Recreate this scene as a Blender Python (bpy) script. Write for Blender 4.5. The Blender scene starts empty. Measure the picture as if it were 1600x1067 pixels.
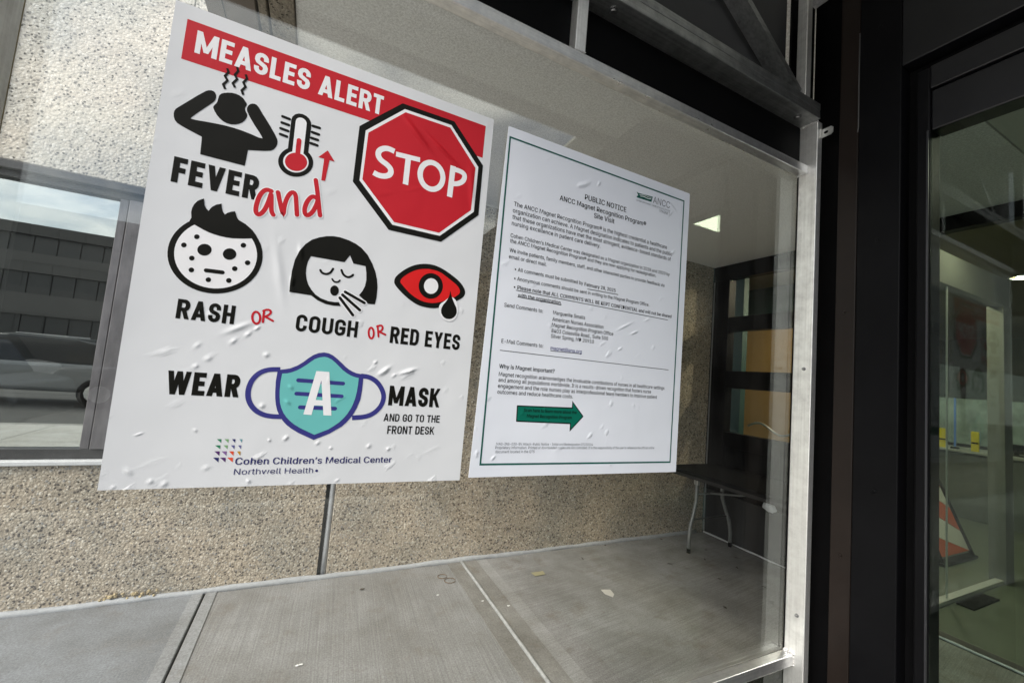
import bpy, bmesh, math, random
from mathutils import Vector, Matrix
random.seed(7)
S = bpy.context.scene
COL = S.collection

# ------------------------------------------------------------------ camera, sky, sun, exposure
CAM_H = 1.48
YAW, PITCH, ROLL = math.radians(25.40908), math.radians(4.60524), math.radians(4.92009)
FPX = 641.778                                   # focal length in pixels of the 1600 px wide photograph
_f = Vector((math.sin(YAW) * math.cos(PITCH), math.cos(YAW) * math.cos(PITCH), math.sin(PITCH)))
_r0 = Vector((math.cos(YAW), -math.sin(YAW), 0)); _u0 = _r0.cross(_f)
_r = _r0 * math.cos(ROLL) + _u0 * math.sin(ROLL); _u = _r.cross(_f)
cam = bpy.data.cameras.new('camera'); cam_o = bpy.data.objects.new('camera', cam); COL.objects.link(cam_o)
cam.sensor_width = 36; cam.lens = FPX / 1600 * 36; cam.clip_start = 0.02; cam.clip_end = 500
cam_o.matrix_world = Matrix(((_r.x, _u.x, -_f.x, 0), (_r.y, _u.y, -_f.y, 0), (_r.z, _u.z, -_f.z, CAM_H), (0, 0, 0, 1)))
S.camera = cam_o

SUN_EL, SUN_AZ = math.radians(42), math.radians(248)      # azimuth clockwise from +Y: behind the camera, a little to the left
world = bpy.data.worlds.new('World'); S.world = world; world.use_nodes = True
wn = world.node_tree; wn.nodes.clear()
w_out = wn.nodes.new('ShaderNodeOutputWorld'); w_bg = wn.nodes.new('ShaderNodeBackground')
sky = wn.nodes.new('ShaderNodeTexSky'); sky.sky_type = 'NISHITA'; sky.sun_disc = False
sky.sun_elevation = SUN_EL; sky.sun_rotation = SUN_AZ; sky.altitude = 50; sky.air_density = 1.0; sky.dust_density = 2.0
w_tc = wn.nodes.new('ShaderNodeTexCoord'); w_map = wn.nodes.new('ShaderNodeMapping'); w_map.inputs['Scale'].default_value = (1, 1, 3.2)
w_noise = wn.nodes.new('ShaderNodeTexNoise'); w_noise.inputs['Scale'].default_value = 2.3; w_noise.inputs['Detail'].default_value = 9
w_noise.inputs['Roughness'].default_value = 0.56; w_noise.inputs['Distortion'].default_value = 0.7
w_ramp = wn.nodes.new('ShaderNodeValToRGB'); w_ramp.color_ramp.elements[0].position = 0.36; w_ramp.color_ramp.elements[1].position = 0.62
w_mix = wn.nodes.new('ShaderNodeMixRGB'); w_mix.inputs['Color2'].default_value = (13.0, 12.85, 12.5, 1)
wn.links.new(w_tc.outputs['Generated'], w_map.inputs['Vector']); wn.links.new(w_map.outputs[0], w_noise.inputs['Vector'])
wn.links.new(w_noise.outputs['Fac'], w_ramp.inputs['Fac']); wn.links.new(w_ramp.outputs['Color'], w_mix.inputs['Fac'])
wn.links.new(sky.outputs[0], w_mix.inputs['Color1']); wn.links.new(w_mix.outputs[0], w_bg.inputs['Color'])
w_bg.inputs['Strength'].default_value = 0.1
wn.links.new(w_bg.outputs[0], w_out.inputs['Surface'])

sun = bpy.data.lights.new('sun', 'SUN'); sun.energy = 2.1; sun.angle = math.radians(24); sun.color = (1, .95, .88)
sun_o = bpy.data.objects.new('sun', sun); COL.objects.link(sun_o)
sd = Vector((math.sin(SUN_AZ) * math.cos(SUN_EL), math.cos(SUN_AZ) * math.cos(SUN_EL), math.sin(SUN_EL)))
sun_o.rotation_euler = sd.to_track_quat('Z', 'Y').to_euler(); sun_o.location = (0, -8, 12)
S.view_settings.view_transform = 'Standard'; S.view_settings.look = 'None'
S.view_settings.gamma = 1.0; S.view_settings.exposure = 0.94; S.view_settings.use_curve_mapping = False
S.cycles.max_bounces = 10; S.cycles.transparent_max_bounces = 24; S.cycles.diffuse_bounces = 5

# ------------------------------------------------------------------ helpers
G = 0.80                                       # distance of the glass from the camera along Y


def ray(x, y):
    return _r * ((x - 800) / FPX) + _u * (-(y - 533.5) / FPX) + _f


def on_y(x, y, Y):
    d = ray(x, y); t = Y / d.y
    return Vector((d.x * t, Y, d.z * t + CAM_H))


def tag(o, label=None, cat=None, group=None, kind=None):
    if label: o['label'] = label
    if cat: o['category'] = cat
    if group: o['group'] = group
    if kind: o['kind'] = kind
    return o


def empty(name, loc, label=None, cat=None, group=None, kind=None, rz=0, parent=None):
    o = bpy.data.objects.new(name, None); COL.objects.link(o)
    o.location = loc; o.rotation_euler = (0, 0, rz); o.empty_display_size = .1
    if parent: o.parent = parent
    return tag(o, label, cat, group, kind)


class MB:
    """collects shapes into one mesh (world coordinates unless the parent is rotated)"""
    def __init__(self):
        self.bm = bmesh.new()

    def box(self, x0, x1, y0, y1, z0, z1, bev=0):
        b = bmesh.new()
        bmesh.ops.create_cube(b, size=1)
        for v in b.verts:
            v.co = Vector(((x0 + x1) / 2 + v.co.x * (x1 - x0), (y0 + y1) / 2 + v.co.y * (y1 - y0), (z0 + z1) / 2 + v.co.z * (z1 - z0)))
        if bev:
            bmesh.ops.bevel(b, geom=b.edges[:], offset=bev, segments=2, profile=.5, affect='EDGES')
        self._add(b); return self

    def _add(self, b, M=None):
        if M is not None: bmesh.ops.transform(b, matrix=M, verts=b.verts)
        vm = {v: self.bm.verts.new(v.co) for v in b.verts}
        for f in b.faces:
            try: nf = self.bm.faces.new([vm[v] for v in f.verts]); nf.smooth = f.smooth
            except ValueError: pass
        b.free()

    def poly(self, pts):
        vs = [self.bm.verts.new(p) for p in pts]
        self.bm.faces.new(vs); return self

    def prism(self, pts, d):
        """closed outline pts (3-D, planar) pushed along vector d"""
        d = Vector(d); a = [self.bm.verts.new(Vector(p)) for p in pts]; b = [self.bm.verts.new(Vector(p) + d) for p in pts]
        n = len(pts)
        self.bm.faces.new(a[::-1]); self.bm.faces.new(b)
        for i in range(n): self.bm.faces.new((a[i], a[(i + 1) % n], b[(i + 1) % n], b[i]))
        return self

    def tube(self, pts, r, seg=10, caps=True):
        pts = [Vector(p) for p in pts]; rings = []
        rr = r if isinstance(r, (list, tuple)) else [r] * len(pts)
        up = None
        for i, p in enumerate(pts):
            t = (pts[min(i + 1, len(pts) - 1)] - pts[max(i - 1, 0)]).normalized()
            if up is None:
                up = Vector((0, 0, 1)) if abs(t.z) < .9 else Vector((1, 0, 0))
            n = (up - t * up.dot(t)).normalized(); up = n; b = t.cross(n)
            rings.append([self.bm.verts.new(p + (n * math.cos(a) + b * math.sin(a)) * rr[i]) for a in [2 * math.pi * k / seg for k in range(seg)]])
        for i in range(len(rings) - 1):
            for k in range(seg):
                f = self.bm.faces.new((rings[i][k], rings[i][(k + 1) % seg], rings[i + 1][(k + 1) % seg], rings[i + 1][k])); f.smooth = True
        if caps:
            self.bm.faces.new(rings[0][::-1]); self.bm.faces.new(rings[-1])
        return self

    def cyl(self, p0, p1, r, seg=16):
        return self.tube([p0, p1], r, seg)

    def blob(self, c, r, amp=.3, sub=2, sq=(1, 1, 1)):
        b = bmesh.new(); bmesh.ops.create_icosphere(b, subdivisions=sub, radius=1)
        for v in b.verts:
            k = r * (1 + random.uniform(-amp, amp)); v.co = Vector((v.co.x * k * sq[0] + c[0], v.co.y * k * sq[1] + c[1], v.co.z * k * sq[2] + c[2]))
        self._add(b); return self

    def build(self, name, mat, parent=None, local=None):
        bmesh.ops.recalc_face_normals(self.bm, faces=self.bm.faces[:])
        me = bpy.data.meshes.new(name); self.bm.to_mesh(me); self.bm.free()
        if parent is not None and local is None:
            me.transform(Matrix.Translation(-chain_loc(parent)))
        o = bpy.data.objects.new(name, me); COL.objects.link(o)
        if mat: me.materials.append(mat)
        if parent is not None: o.parent = parent
        return o


def chain_loc(o):
    v = Vector((0, 0, 0))
    while o is not None: v += o.location; o = o.parent
    return v


# ------------------------------------------------------------------ materials
def newmat(name):
    m = bpy.data.materials.new(name); m.use_nodes = True; nt = m.node_tree
    return m, nt, nt.nodes['Principled BSDF']


def plain(name, col, rough=.5, metal=0, var=0.0, scale=20, bump=0, bscale=60, stretch=(1, 1, 1), spec=.5, dist=.002):
    m, nt, p = newmat(name)
    p.inputs['Roughness'].default_value = rough; p.inputs['Metallic'].default_value = metal
    p.inputs['Specular IOR Level'].default_value = spec
    g = nt.nodes.new('ShaderNodeNewGeometry'); mp = nt.nodes.new('ShaderNodeMapping'); mp.inputs['Scale'].default_value = stretch
    nt.links.new(g.outputs['Position'], mp.inputs['Vector'])
    if var:
        n = nt.nodes.new('ShaderNodeTexNoise'); n.inputs['Scale'].default_value = scale; n.inputs['Detail'].default_value = 6
        n.inputs['Roughness'].default_value = .65
        r = nt.nodes.new('ShaderNodeValToRGB'); r.color_ramp.elements[0].position = .3; r.color_ramp.elements[1].position = .7
        r.color_ramp.elements[0].color = tuple(c * (1 - var) for c in col) + (1,); r.color_ramp.elements[1].color = tuple(min(1, c * (1 + var)) for c in col) + (1,)
        nt.links.new(mp.outputs[0], n.inputs['Vector']); nt.links.new(n.outputs['Fac'], r.inputs['Fac']); nt.links.new(r.outputs['Color'], p.inputs['Base Color'])
        rm = nt.nodes.new('ShaderNodeMapRange'); rm.inputs['To Min'].default_value = max(.02, rough * .75); rm.inputs['To Max'].default_value = min(1, rough * 1.3)
        nt.links.new(n.outputs['Fac'], rm.inputs['Value']); nt.links.new(rm.outputs[0], p.inputs['Roughness'])
    else:
        p.inputs['Base Color'].default_value = tuple(col) + (1,)
    if bump:
        n = nt.nodes.new('ShaderNodeTexNoise'); n.inputs['Scale'].default_value = bscale; n.inputs['Detail'].default_value = 4
        b = nt.nodes.new('ShaderNodeBump'); b.inputs['Strength'].default_value = bump; b.inputs['Distance'].default_value = dist
        nt.links.new(mp.outputs[0], n.inputs['Vector']); nt.links.new(n.outputs['Fac'], b.inputs['Height']); nt.links.new(b.outputs[0], p.inputs['Normal'])
    return m


def aggregate(name, stops, mortar, scale=62, pit=.5, tint=.0, bump=.6):
    """exposed pebble concrete: every pebble gets its own colour, joints between them sunk"""
    m, nt, p = newmat(name); N = nt.nodes; Lk = nt.links.new
    g = N.new('ShaderNodeNewGeometry')
    wob = N.new('ShaderNodeTexNoise'); wob.inputs['Scale'].default_value = 45; wob.inputs['Detail'].default_value = 2
    add = N.new('ShaderNodeVectorMath'); add.operation = 'MULTIPLY_ADD'; add.inputs[1].default_value = (.012, .012, .012)
    Lk(g.outputs['Position'], wob.inputs['Vector']); Lk(wob.outputs['Color'], add.inputs[0]); Lk(g.outputs['Position'], add.inputs[2])
    v = N.new('ShaderNodeTexVoronoi'); v.inputs['Scale'].default_value = scale; Lk(add.outputs[0], v.inputs['Vector'])
    sep = N.new('ShaderNodeSeparateColor'); Lk(v.outputs['Color'], sep.inputs[0])
    cr = N.new('ShaderNodeValToRGB'); e = cr.color_ramp.elements
    e[0].position, e[0].color = stops[0][0], stops[0][1] + (1,); e[1].position, e[1].color = stops[-1][0], stops[-1][1] + (1,)
    for pos, c in stops[1:-1]:
        q = e.new(pos); q.color = c + (1,)
    Lk(sep.outputs[0], cr.inputs['Fac'])
    # joints
    mr = N.new('ShaderNodeMapRange'); mr.inputs['From Min'].default_value = .42; mr.inputs['From Max'].default_value = .68; mr.clamp = True
    Lk(v.outputs['Distance'], mr.inputs['Value'])
    mx = N.new('ShaderNodeMixRGB'); mx.inputs['Color2'].default_value = mortar + (1,); Lk(mr.outputs[0], mx.inputs['Fac']); Lk(cr.outputs['Color'], mx.inputs['Color1'])
    # pits where a pebble has fallen out
    gt = N.new('ShaderNodeMath'); gt.operation = 'GREATER_THAN'; gt.inputs[1].default_value = 1 - pit * .2; Lk(sep.outputs[1], gt.inputs[0])
    ins = N.new('ShaderNodeMapRange'); ins.inputs['From Min'].default_value = .25; ins.inputs['From Max'].default_value = .55; ins.inputs['To Min'].default_value = 1; ins.inputs['To Max'].default_value = 0
    Lk(v.outputs['Distance'], ins.inputs['Value'])
    pm = N.new('ShaderNodeMath'); pm.operation = 'MULTIPLY'; Lk(gt.outputs[0], pm.inputs[0]); Lk(ins.outputs[0], pm.inputs[1])
    mx2 = N.new('ShaderNodeMixRGB'); mx2.inputs['Color2'].default_value = tuple(c * .22 for c in mortar) + (1,); Lk(pm.outputs[0], mx2.inputs['Fac']); Lk(mx.outputs[0], mx2.inputs['Color1'])
    # broad weathering
    big = N.new('ShaderNodeTexNoise'); big.inputs['Scale'].default_value = 2.2; big.inputs['Detail'].default_value = 7; big.inputs['Roughness'].default_value = .6
    Lk(g.outputs['Position'], big.inputs['Vector'])
    br = N.new('ShaderNodeValToRGB'); br.color_ramp.elements[0].position = .35; br.color_ramp.elements[0].color = (.72, .74, .74, 1)
    br.color_ramp.elements[1].position = .65; br.color_ramp.elements[1].color = (1.08, 1.02, .95, 1); Lk(big.outputs['Fac'], br.inputs['Fac'])
    mul = N.new('ShaderNodeMixRGB'); mul.blend_type = 'MULTIPLY'; mul.inputs['Fac'].default_value = .85; Lk(mx2.outputs[0], mul.inputs['Color1']); Lk(br.outputs['Color'], mul.inputs['Color2'])
    Lk(mul.outputs[0], p.inputs['Base Color']); p.inputs['Roughness'].default_value = .85; p.inputs['Specular IOR Level'].default_value = .3
    h = N.new('ShaderNodeMath'); h.operation = 'MULTIPLY_ADD'; h.inputs[1].default_value = -1.6; Lk(pm.outputs[0], h.inputs[0])
    inv = N.new('ShaderNodeMath'); inv.operation = 'MULTIPLY'; inv.inputs[1].default_value = -1; Lk(v.outputs['Distance'], inv.inputs[0]); Lk(inv.outputs[0], h.inputs[2])
    b = N.new('ShaderNodeBump'); b.inputs['Strength'].default_value = bump; b.inputs['Distance'].default_value = .006; Lk(h.outputs[0], b.inputs['Height']); Lk(b.outputs[0], p.inputs['Normal'])
    return m


def glass(name, tint, refl, rough=0.0, dirt=.0):
    """thin sheet: tinted straight-through light plus mirror reflection that rises towards grazing"""
    m, nt, p = newmat(name); N = nt.nodes; Lk = nt.links.new; N.remove(p)
    out = N['Material Output']
    t = N.new('ShaderNodeBsdfTransparent'); t.inputs['Color'].default_value = tint + (1,)
    gl = N.new('ShaderNodeBsdfGlossy'); gl.inputs['Roughness'].default_value = rough; gl.inputs['Color'].default_value = (.93, .97, .94, 1)
    fr = N.new('ShaderNodeLayerWeight'); fr.inputs['Blend'].default_value = .5
    pw = N.new('ShaderNodeMath'); pw.operation = 'POWER'; pw.inputs[1].default_value = 5; Lk(fr.outputs['Facing'], pw.inputs[0])
    ma = N.new('ShaderNodeMath'); ma.operation = 'MULTIPLY_ADD'; ma.inputs[1].default_value = .9; ma.inputs[2].default_value = .04 + refl; ma.use_clamp = True
    Lk(pw.outputs[0], ma.inputs[0])
    mx = N.new('ShaderNodeMixShader'); Lk(ma.outputs[0], mx.inputs[0]); Lk(t.outputs[0], mx.inputs[1]); Lk(gl.outputs[0], mx.inputs[2])
    last = mx.outputs[0]
    if dirt:
        g = N.new('ShaderNodeNewGeometry'); n = N.new('ShaderNodeTexNoise'); n.inputs['Scale'].default_value = 5; n.inputs['Detail'].default_value = 10; n.inputs['Roughness'].default_value = .7
        Lk(g.outputs['Position'], n.inputs['Vector'])
        r = N.new('ShaderNodeMapRange'); r.inputs['From Min'].default_value = .4; r.inputs['From Max'].default_value = .8; r.inputs['To Max'].default_value = dirt; Lk(n.outputs['Fac'], r.inputs['Value'])
        d = N.new('ShaderNodeBsdfDiffuse'); d.inputs['Color'].default_value = (.55, .54, .5, 1)
        mx2 = N.new('ShaderNodeMixShader'); Lk(r.outputs[0], mx2.inputs[0]); Lk(last, mx2.inputs[1]); Lk(d.outputs[0], mx2.inputs[2]); last = mx2.outputs[0]
    Lk(last, out.inputs['Surface'])
    return m


_wr = None
def wrinkle_group():
    """height field of air bubbles and creases of a stuck-on vinyl sheet, in world metres (X, Z)"""
    global _wr
    if _wr: return _wr
    t = bpy.data.node_groups.new('vinyl_wrinkles', 'ShaderNodeTree')
    t.interface.new_socket('Height', in_out='OUTPUT', socket_type='NodeSocketFloat')
    N = t.nodes; Lk = t.links.new; out = N.new('NodeGroupOutput')
    g = N.new('ShaderNodeNewGeometry'); total = None

    def blobs(rot, sc, thr, seed, size, amp):
        mp = N.new('ShaderNodeMapping'); mp.inputs['Scale'].default_value = sc; mp.inputs['Location'].default_value = (seed, 0, seed * 1.7)
        mr0 = N.new('ShaderNodeMapping'); mr0.inputs['Rotation'].default_value = (0, math.radians(rot), 0)
        Lk(g.outputs['Position'], mr0.inputs['Vector']); Lk(mr0.outputs[0], mp.inputs['Vector'])
        wb = N.new('ShaderNodeTexNoise'); wb.inputs['Scale'].default_value = 3; wb.inputs['Detail'].default_value = 1; Lk(mp.outputs[0], wb.inputs['Vector'])
        ad = N.new('ShaderNodeVectorMath'); ad.operation = 'MULTIPLY_ADD'; ad.inputs[1].default_value = (.35, 0, .35); Lk(wb.outputs['Color'], ad.inputs[0]); Lk(mp.outputs[0], ad.inputs[2])
        v = N.new('ShaderNodeTexVoronoi'); v.feature = 'F1'; v.inputs['Scale'].default_value = 1; v.inputs['Randomness'].default_value = .9; Lk(ad.outputs[0], v.inputs['Vector'])
        s = N.new('ShaderNodeSeparateColor'); Lk(v.outputs['Color'], s.inputs[0])
        gt = N.new('ShaderNodeMapRange'); gt.inputs['From Min'].default_value = thr; gt.inputs['From Max'].default_value = 1; Lk(s.outputs[0], gt.inputs['Value'])
        r = N.new('ShaderNodeMapRange'); r.interpolation_type = 'SMOOTHSTEP'; r.inputs['From Min'].default_value = size; r.inputs['From Max'].default_value = .02; Lk(v.outputs['Distance'], r.inputs['Value'])
        m = N.new('ShaderNodeMath'); m.operation = 'MULTIPLY'; Lk(gt.outputs[0], m.inputs[0]); Lk(r.outputs[0], m.inputs[1])
        m2 = N.new('ShaderNodeMath'); m2.operation = 'MULTIPLY'; m2.inputs[1].default_value = amp; Lk(m.outputs[0], m2.inputs[0])
        return m2.outputs[0]

    def plus(a, b):
        if a is None: return b
        m = N.new('ShaderNodeMath'); m.operation = 'ADD'; Lk(a, m.inputs[0]); Lk(b, m.inputs[1]); return m.outputs[0]
    # low areas of the sheets have more trapped air
    sx = N.new('ShaderNodeSeparateXYZ'); Lk(g.outputs['Position'], sx.inputs[0])
    low = N.new('ShaderNodeMapRange'); low.inputs['From Min'].default_value = 1.75; low.inputs['From Max'].default_value = 1.5; low.inputs['To Min'].default_value = .25; low.inputs['To Max'].default_value = 1
    Lk(sx.outputs['Z'], low.inputs['Value'])
    a = plus(blobs(40, (26, 1, 62), .92, 3.1, .44, .6), blobs(70, (44, 1, 60), .93, 8.6, .46, .45))
    a = plus(a, blobs(25, (15, 1, 48), .93, 14.2, .42, .5))
    m = N.new('ShaderNodeMath'); m.operation = 'MULTIPLY'; Lk(a, m.inputs[0]); Lk(low.outputs[0], m.inputs[1]); total = m.outputs[0]
    ns = N.new('ShaderNodeTexNoise'); ns.inputs['Scale'].default_value = 9; ns.inputs['Detail'].default_value = 2; Lk(g.outputs['Position'], ns.inputs['Vector'])
    nm = N.new('ShaderNodeMath'); nm.operation = 'MULTIPLY'; nm.inputs[1].default_value = .9; Lk(ns.outputs['Fac'], nm.inputs[0]); total = plus(total, nm.outputs[0])
    # single long creases: (px0, px1, width, height)
    for (x0, y0), (x1, y1), w, hh in (((628, 180), (672, 238), 5, .9), ((672, 216), (716, 262), 3.4, .8), ((430, 378), (442, 470), 8, .45), ((735, 262), (738, 330), 6, .5),
                                      ((304, 544), (314, 535), 3.1, 0.55),
                                      ((322, 564), (330, 557), 3.7, 0.65),
                                      ((303, 575), (310, 569), 3.1, 0.75),
                                      ((360, 537), (370, 529), 3.1, 0.85),
                                      ((413, 557), (420, 552), 3.7, 0.95),
                                      ((303, 674), (308, 670), 3.1, 0.55),
                                      ((211, 680), (224, 676), 1.6, 0.65),
                                      ((197, 740), (206, 733), 5.6, 0.75),
                                      ((232, 755), (240, 748), 3.1, 0.85),
                                      ((252, 760), (262, 751), 3.7, 0.95),
                                      ((316, 733), (329, 728), 3.7, 0.55),
                                      ((443, 688), (450, 681), 2.8, 0.65),
                                      ((419, 689), (423, 686), 2.5, 0.75),
                                      ((386, 753), (391, 749), 3.1, 0.85),
                                      ((406, 637), (413, 631), 3.7, 0.95),
                                      ((174, 764), (181, 758), 2.5, 0.55),
                                      ((596, 586), (607, 578), 2.8, 0.65),
                                      ((612, 589), (619, 584), 2.8, 0.75),
                                      ((637, 583), (646, 578), 2.5, 0.85),
                                      ((584, 568), (589, 564), 2.5, 0.95),
                                      ((444, 686), (450, 681), 3.1, 0.55),
                                      ((493, 694), (500, 689), 2.8, 0.65),
                                      ((515, 701), (519, 698), 2.5, 0.75),
                                      ((573, 699), (579, 694), 3.1, 0.85),
                                      ((604, 703), (609, 699), 2.8, 0.95),
                                      ((523, 752), (530, 748), 2.2, 0.55),
                                      ((452, 607), (457, 603), 4.3, 0.65),
                                      ((447, 630), (452, 626), 5.0, 0.75),
                                      ((383, 526), (393, 518), 3.1, 0.85),
                                      ((398, 516), (406, 510), 2.5, 0.95),
                                      ((471, 406), (469, 384), 3.7, 0.55),
                                      ((456, 450), (458, 430), 3.1, 0.65),
                                      ((901, 292), (909, 288), 4.3, 0.75),
                                      ((933, 291), (937, 285), 3.1, 0.85),
                                      ((1047, 398), (1053, 392), 3.1, 0.95),
                                      ((1006, 502), (1014, 498), 2.5, 0.55),
                                      ((985, 522), (995, 518), 2.5, 0.65),
                                      ((965, 547), (971, 543), 2.5, 0.75),
                                      ((767, 718), (773, 712), 2.5, 0.85),
                                      ((1043, 338), (1049, 332), 3.1, 0.95),
                                      ((849, 643), (851, 637), 2.5, 0.55),
                                      ((352, 520), (392, 505), 4, .6), ((592, 585), (608, 574), 3.5, 1.0), ((625, 584), (648, 577), 3.5, 1.0), ((965, 515), (985, 505), 3, .5), ((905, 292), (920, 286), 5, .7), ((1045, 318), (1055, 330), 4, .8)):
        A = on_y(x0, y0, G); B = on_y(x1, y1, G); c = (A + B) / 2; d = B - A; L = d.length * .62; d.normalize(); wm = w * G / FPX * (1.15 if w < 7 else .95); hh *= .6 if L < .012 else 1.1
        vs = N.new('ShaderNodeVectorMath'); vs.operation = 'SUBTRACT'; vs.inputs[1].default_value = c; Lk(g.outputs['Position'], vs.inputs[0])
        outs = []
        for ax, k in ((Vector((d.x, 0, d.z)), L), (Vector((-d.z, 0, d.x)), wm)):
            dp = N.new('ShaderNodeVectorMath'); dp.operation = 'DOT_PRODUCT'; dp.inputs[1].default_value = ax / k; Lk(vs.outputs[0], dp.inputs[0])
            pw = N.new('ShaderNodeMath'); pw.operation = 'MULTIPLY'; Lk(dp.outputs['Value'], pw.inputs[0]); Lk(dp.outputs['Value'], pw.inputs[1]); outs.append(pw.outputs[0])
        s = plus(outs[0], outs[1])
        ex = N.new('ShaderNodeMath'); ex.operation = 'POWER'; ex.inputs[0].default_value = .16; Lk(s, ex.inputs[1])
        mm = N.new('ShaderNodeMath'); mm.operation = 'MULTIPLY'; mm.inputs[1].default_value = hh; Lk(ex.outputs[0], mm.inputs[0]); total = plus(total, mm.outputs[0])
    Lk(total, out.inputs[0]); _wr = t
    return t


def vinyl(name, col, rough=.5, spec=.25):
    m, nt, p = newmat(name); p.inputs['Base Color'].default_value = col + (1,); p.inputs['Roughness'].default_value = rough
    p.inputs['Specular IOR Level'].default_value = spec
    gn = nt.nodes.new('ShaderNodeGroup'); gn.node_tree = wrinkle_group()
    b = nt.nodes.new('ShaderNodeBump'); b.inputs['Strength'].default_value = .9; b.inputs['Distance'].default_value = .0032
    nt.links.new(gn.outputs[0], b.inputs['Height']); nt.links.new(b.outputs[0], p.inputs['Normal'])
    return m


def metal(name, col, rough, axis='z', spots=.12):
    """drawn aluminium: streaks along the bar, blotchy oxide"""
    m, nt, p = newmat(name); N = nt.nodes; Lk = nt.links.new
    p.inputs['Metallic'].default_value = .92
    g = N.new('ShaderNodeNewGeometry'); mp = N.new('ShaderNodeMapping')
    mp.inputs['Scale'].default_value = {'z': (160, 160, 3), 'x': (3, 160, 160)}[axis]; Lk(g.outputs['Position'], mp.inputs['Vector'])
    n = N.new('ShaderNodeTexNoise'); n.inputs['Scale'].default_value = 1; n.inputs['Detail'].default_value = 5; Lk(mp.outputs[0], n.inputs['Vector'])
    n2 = N.new('ShaderNodeTexNoise'); n2.inputs['Scale'].default_value = 22; n2.inputs['Detail'].default_value = 8; n2.inputs['Roughness'].default_value = .7; Lk(g.outputs['Position'], n2.inputs['Vector'])
    ad = N.new('ShaderNodeMath'); ad.operation = 'MULTIPLY_ADD'; ad.inputs[1].default_value = .6; Lk(n.outputs['Fac'], ad.inputs[0]); Lk(n2.outputs['Fac'], ad.inputs[2])
    r = N.new('ShaderNodeValToRGB'); r.color_ramp.elements[0].position = .55; r.color_ramp.elements[1].position = 1.0
    r.color_ramp.elements[0].color = tuple(c * (1 - spots * 1.6) for c in col) + (1,); r.color_ramp.elements[1].color = tuple(min(1, c * (1 + spots)) for c in col) + (1,)
    Lk(ad.outputs[0], r.inputs['Fac']); Lk(r.outputs['Color'], p.inputs['Base Color'])
    rm = N.new('ShaderNodeMapRange'); rm.inputs['From Min'].default_value = .5; rm.inputs['From Max'].default_value = 1.1; rm.inputs['To Min'].default_value = rough * 1.35; rm.inputs['To Max'].default_value = rough * .8
    Lk(ad.outputs[0], rm.inputs['Value']); Lk(rm.outputs[0], p.inputs['Roughness'])
    b = N.new('ShaderNodeBump'); b.inputs['Strength'].default_value = .12; b.inputs['Distance'].default_value = .0006; Lk(ad.outputs[0], b.inputs['Height']); Lk(b.outputs[0], p.inputs['Normal'])
    return m


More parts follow.
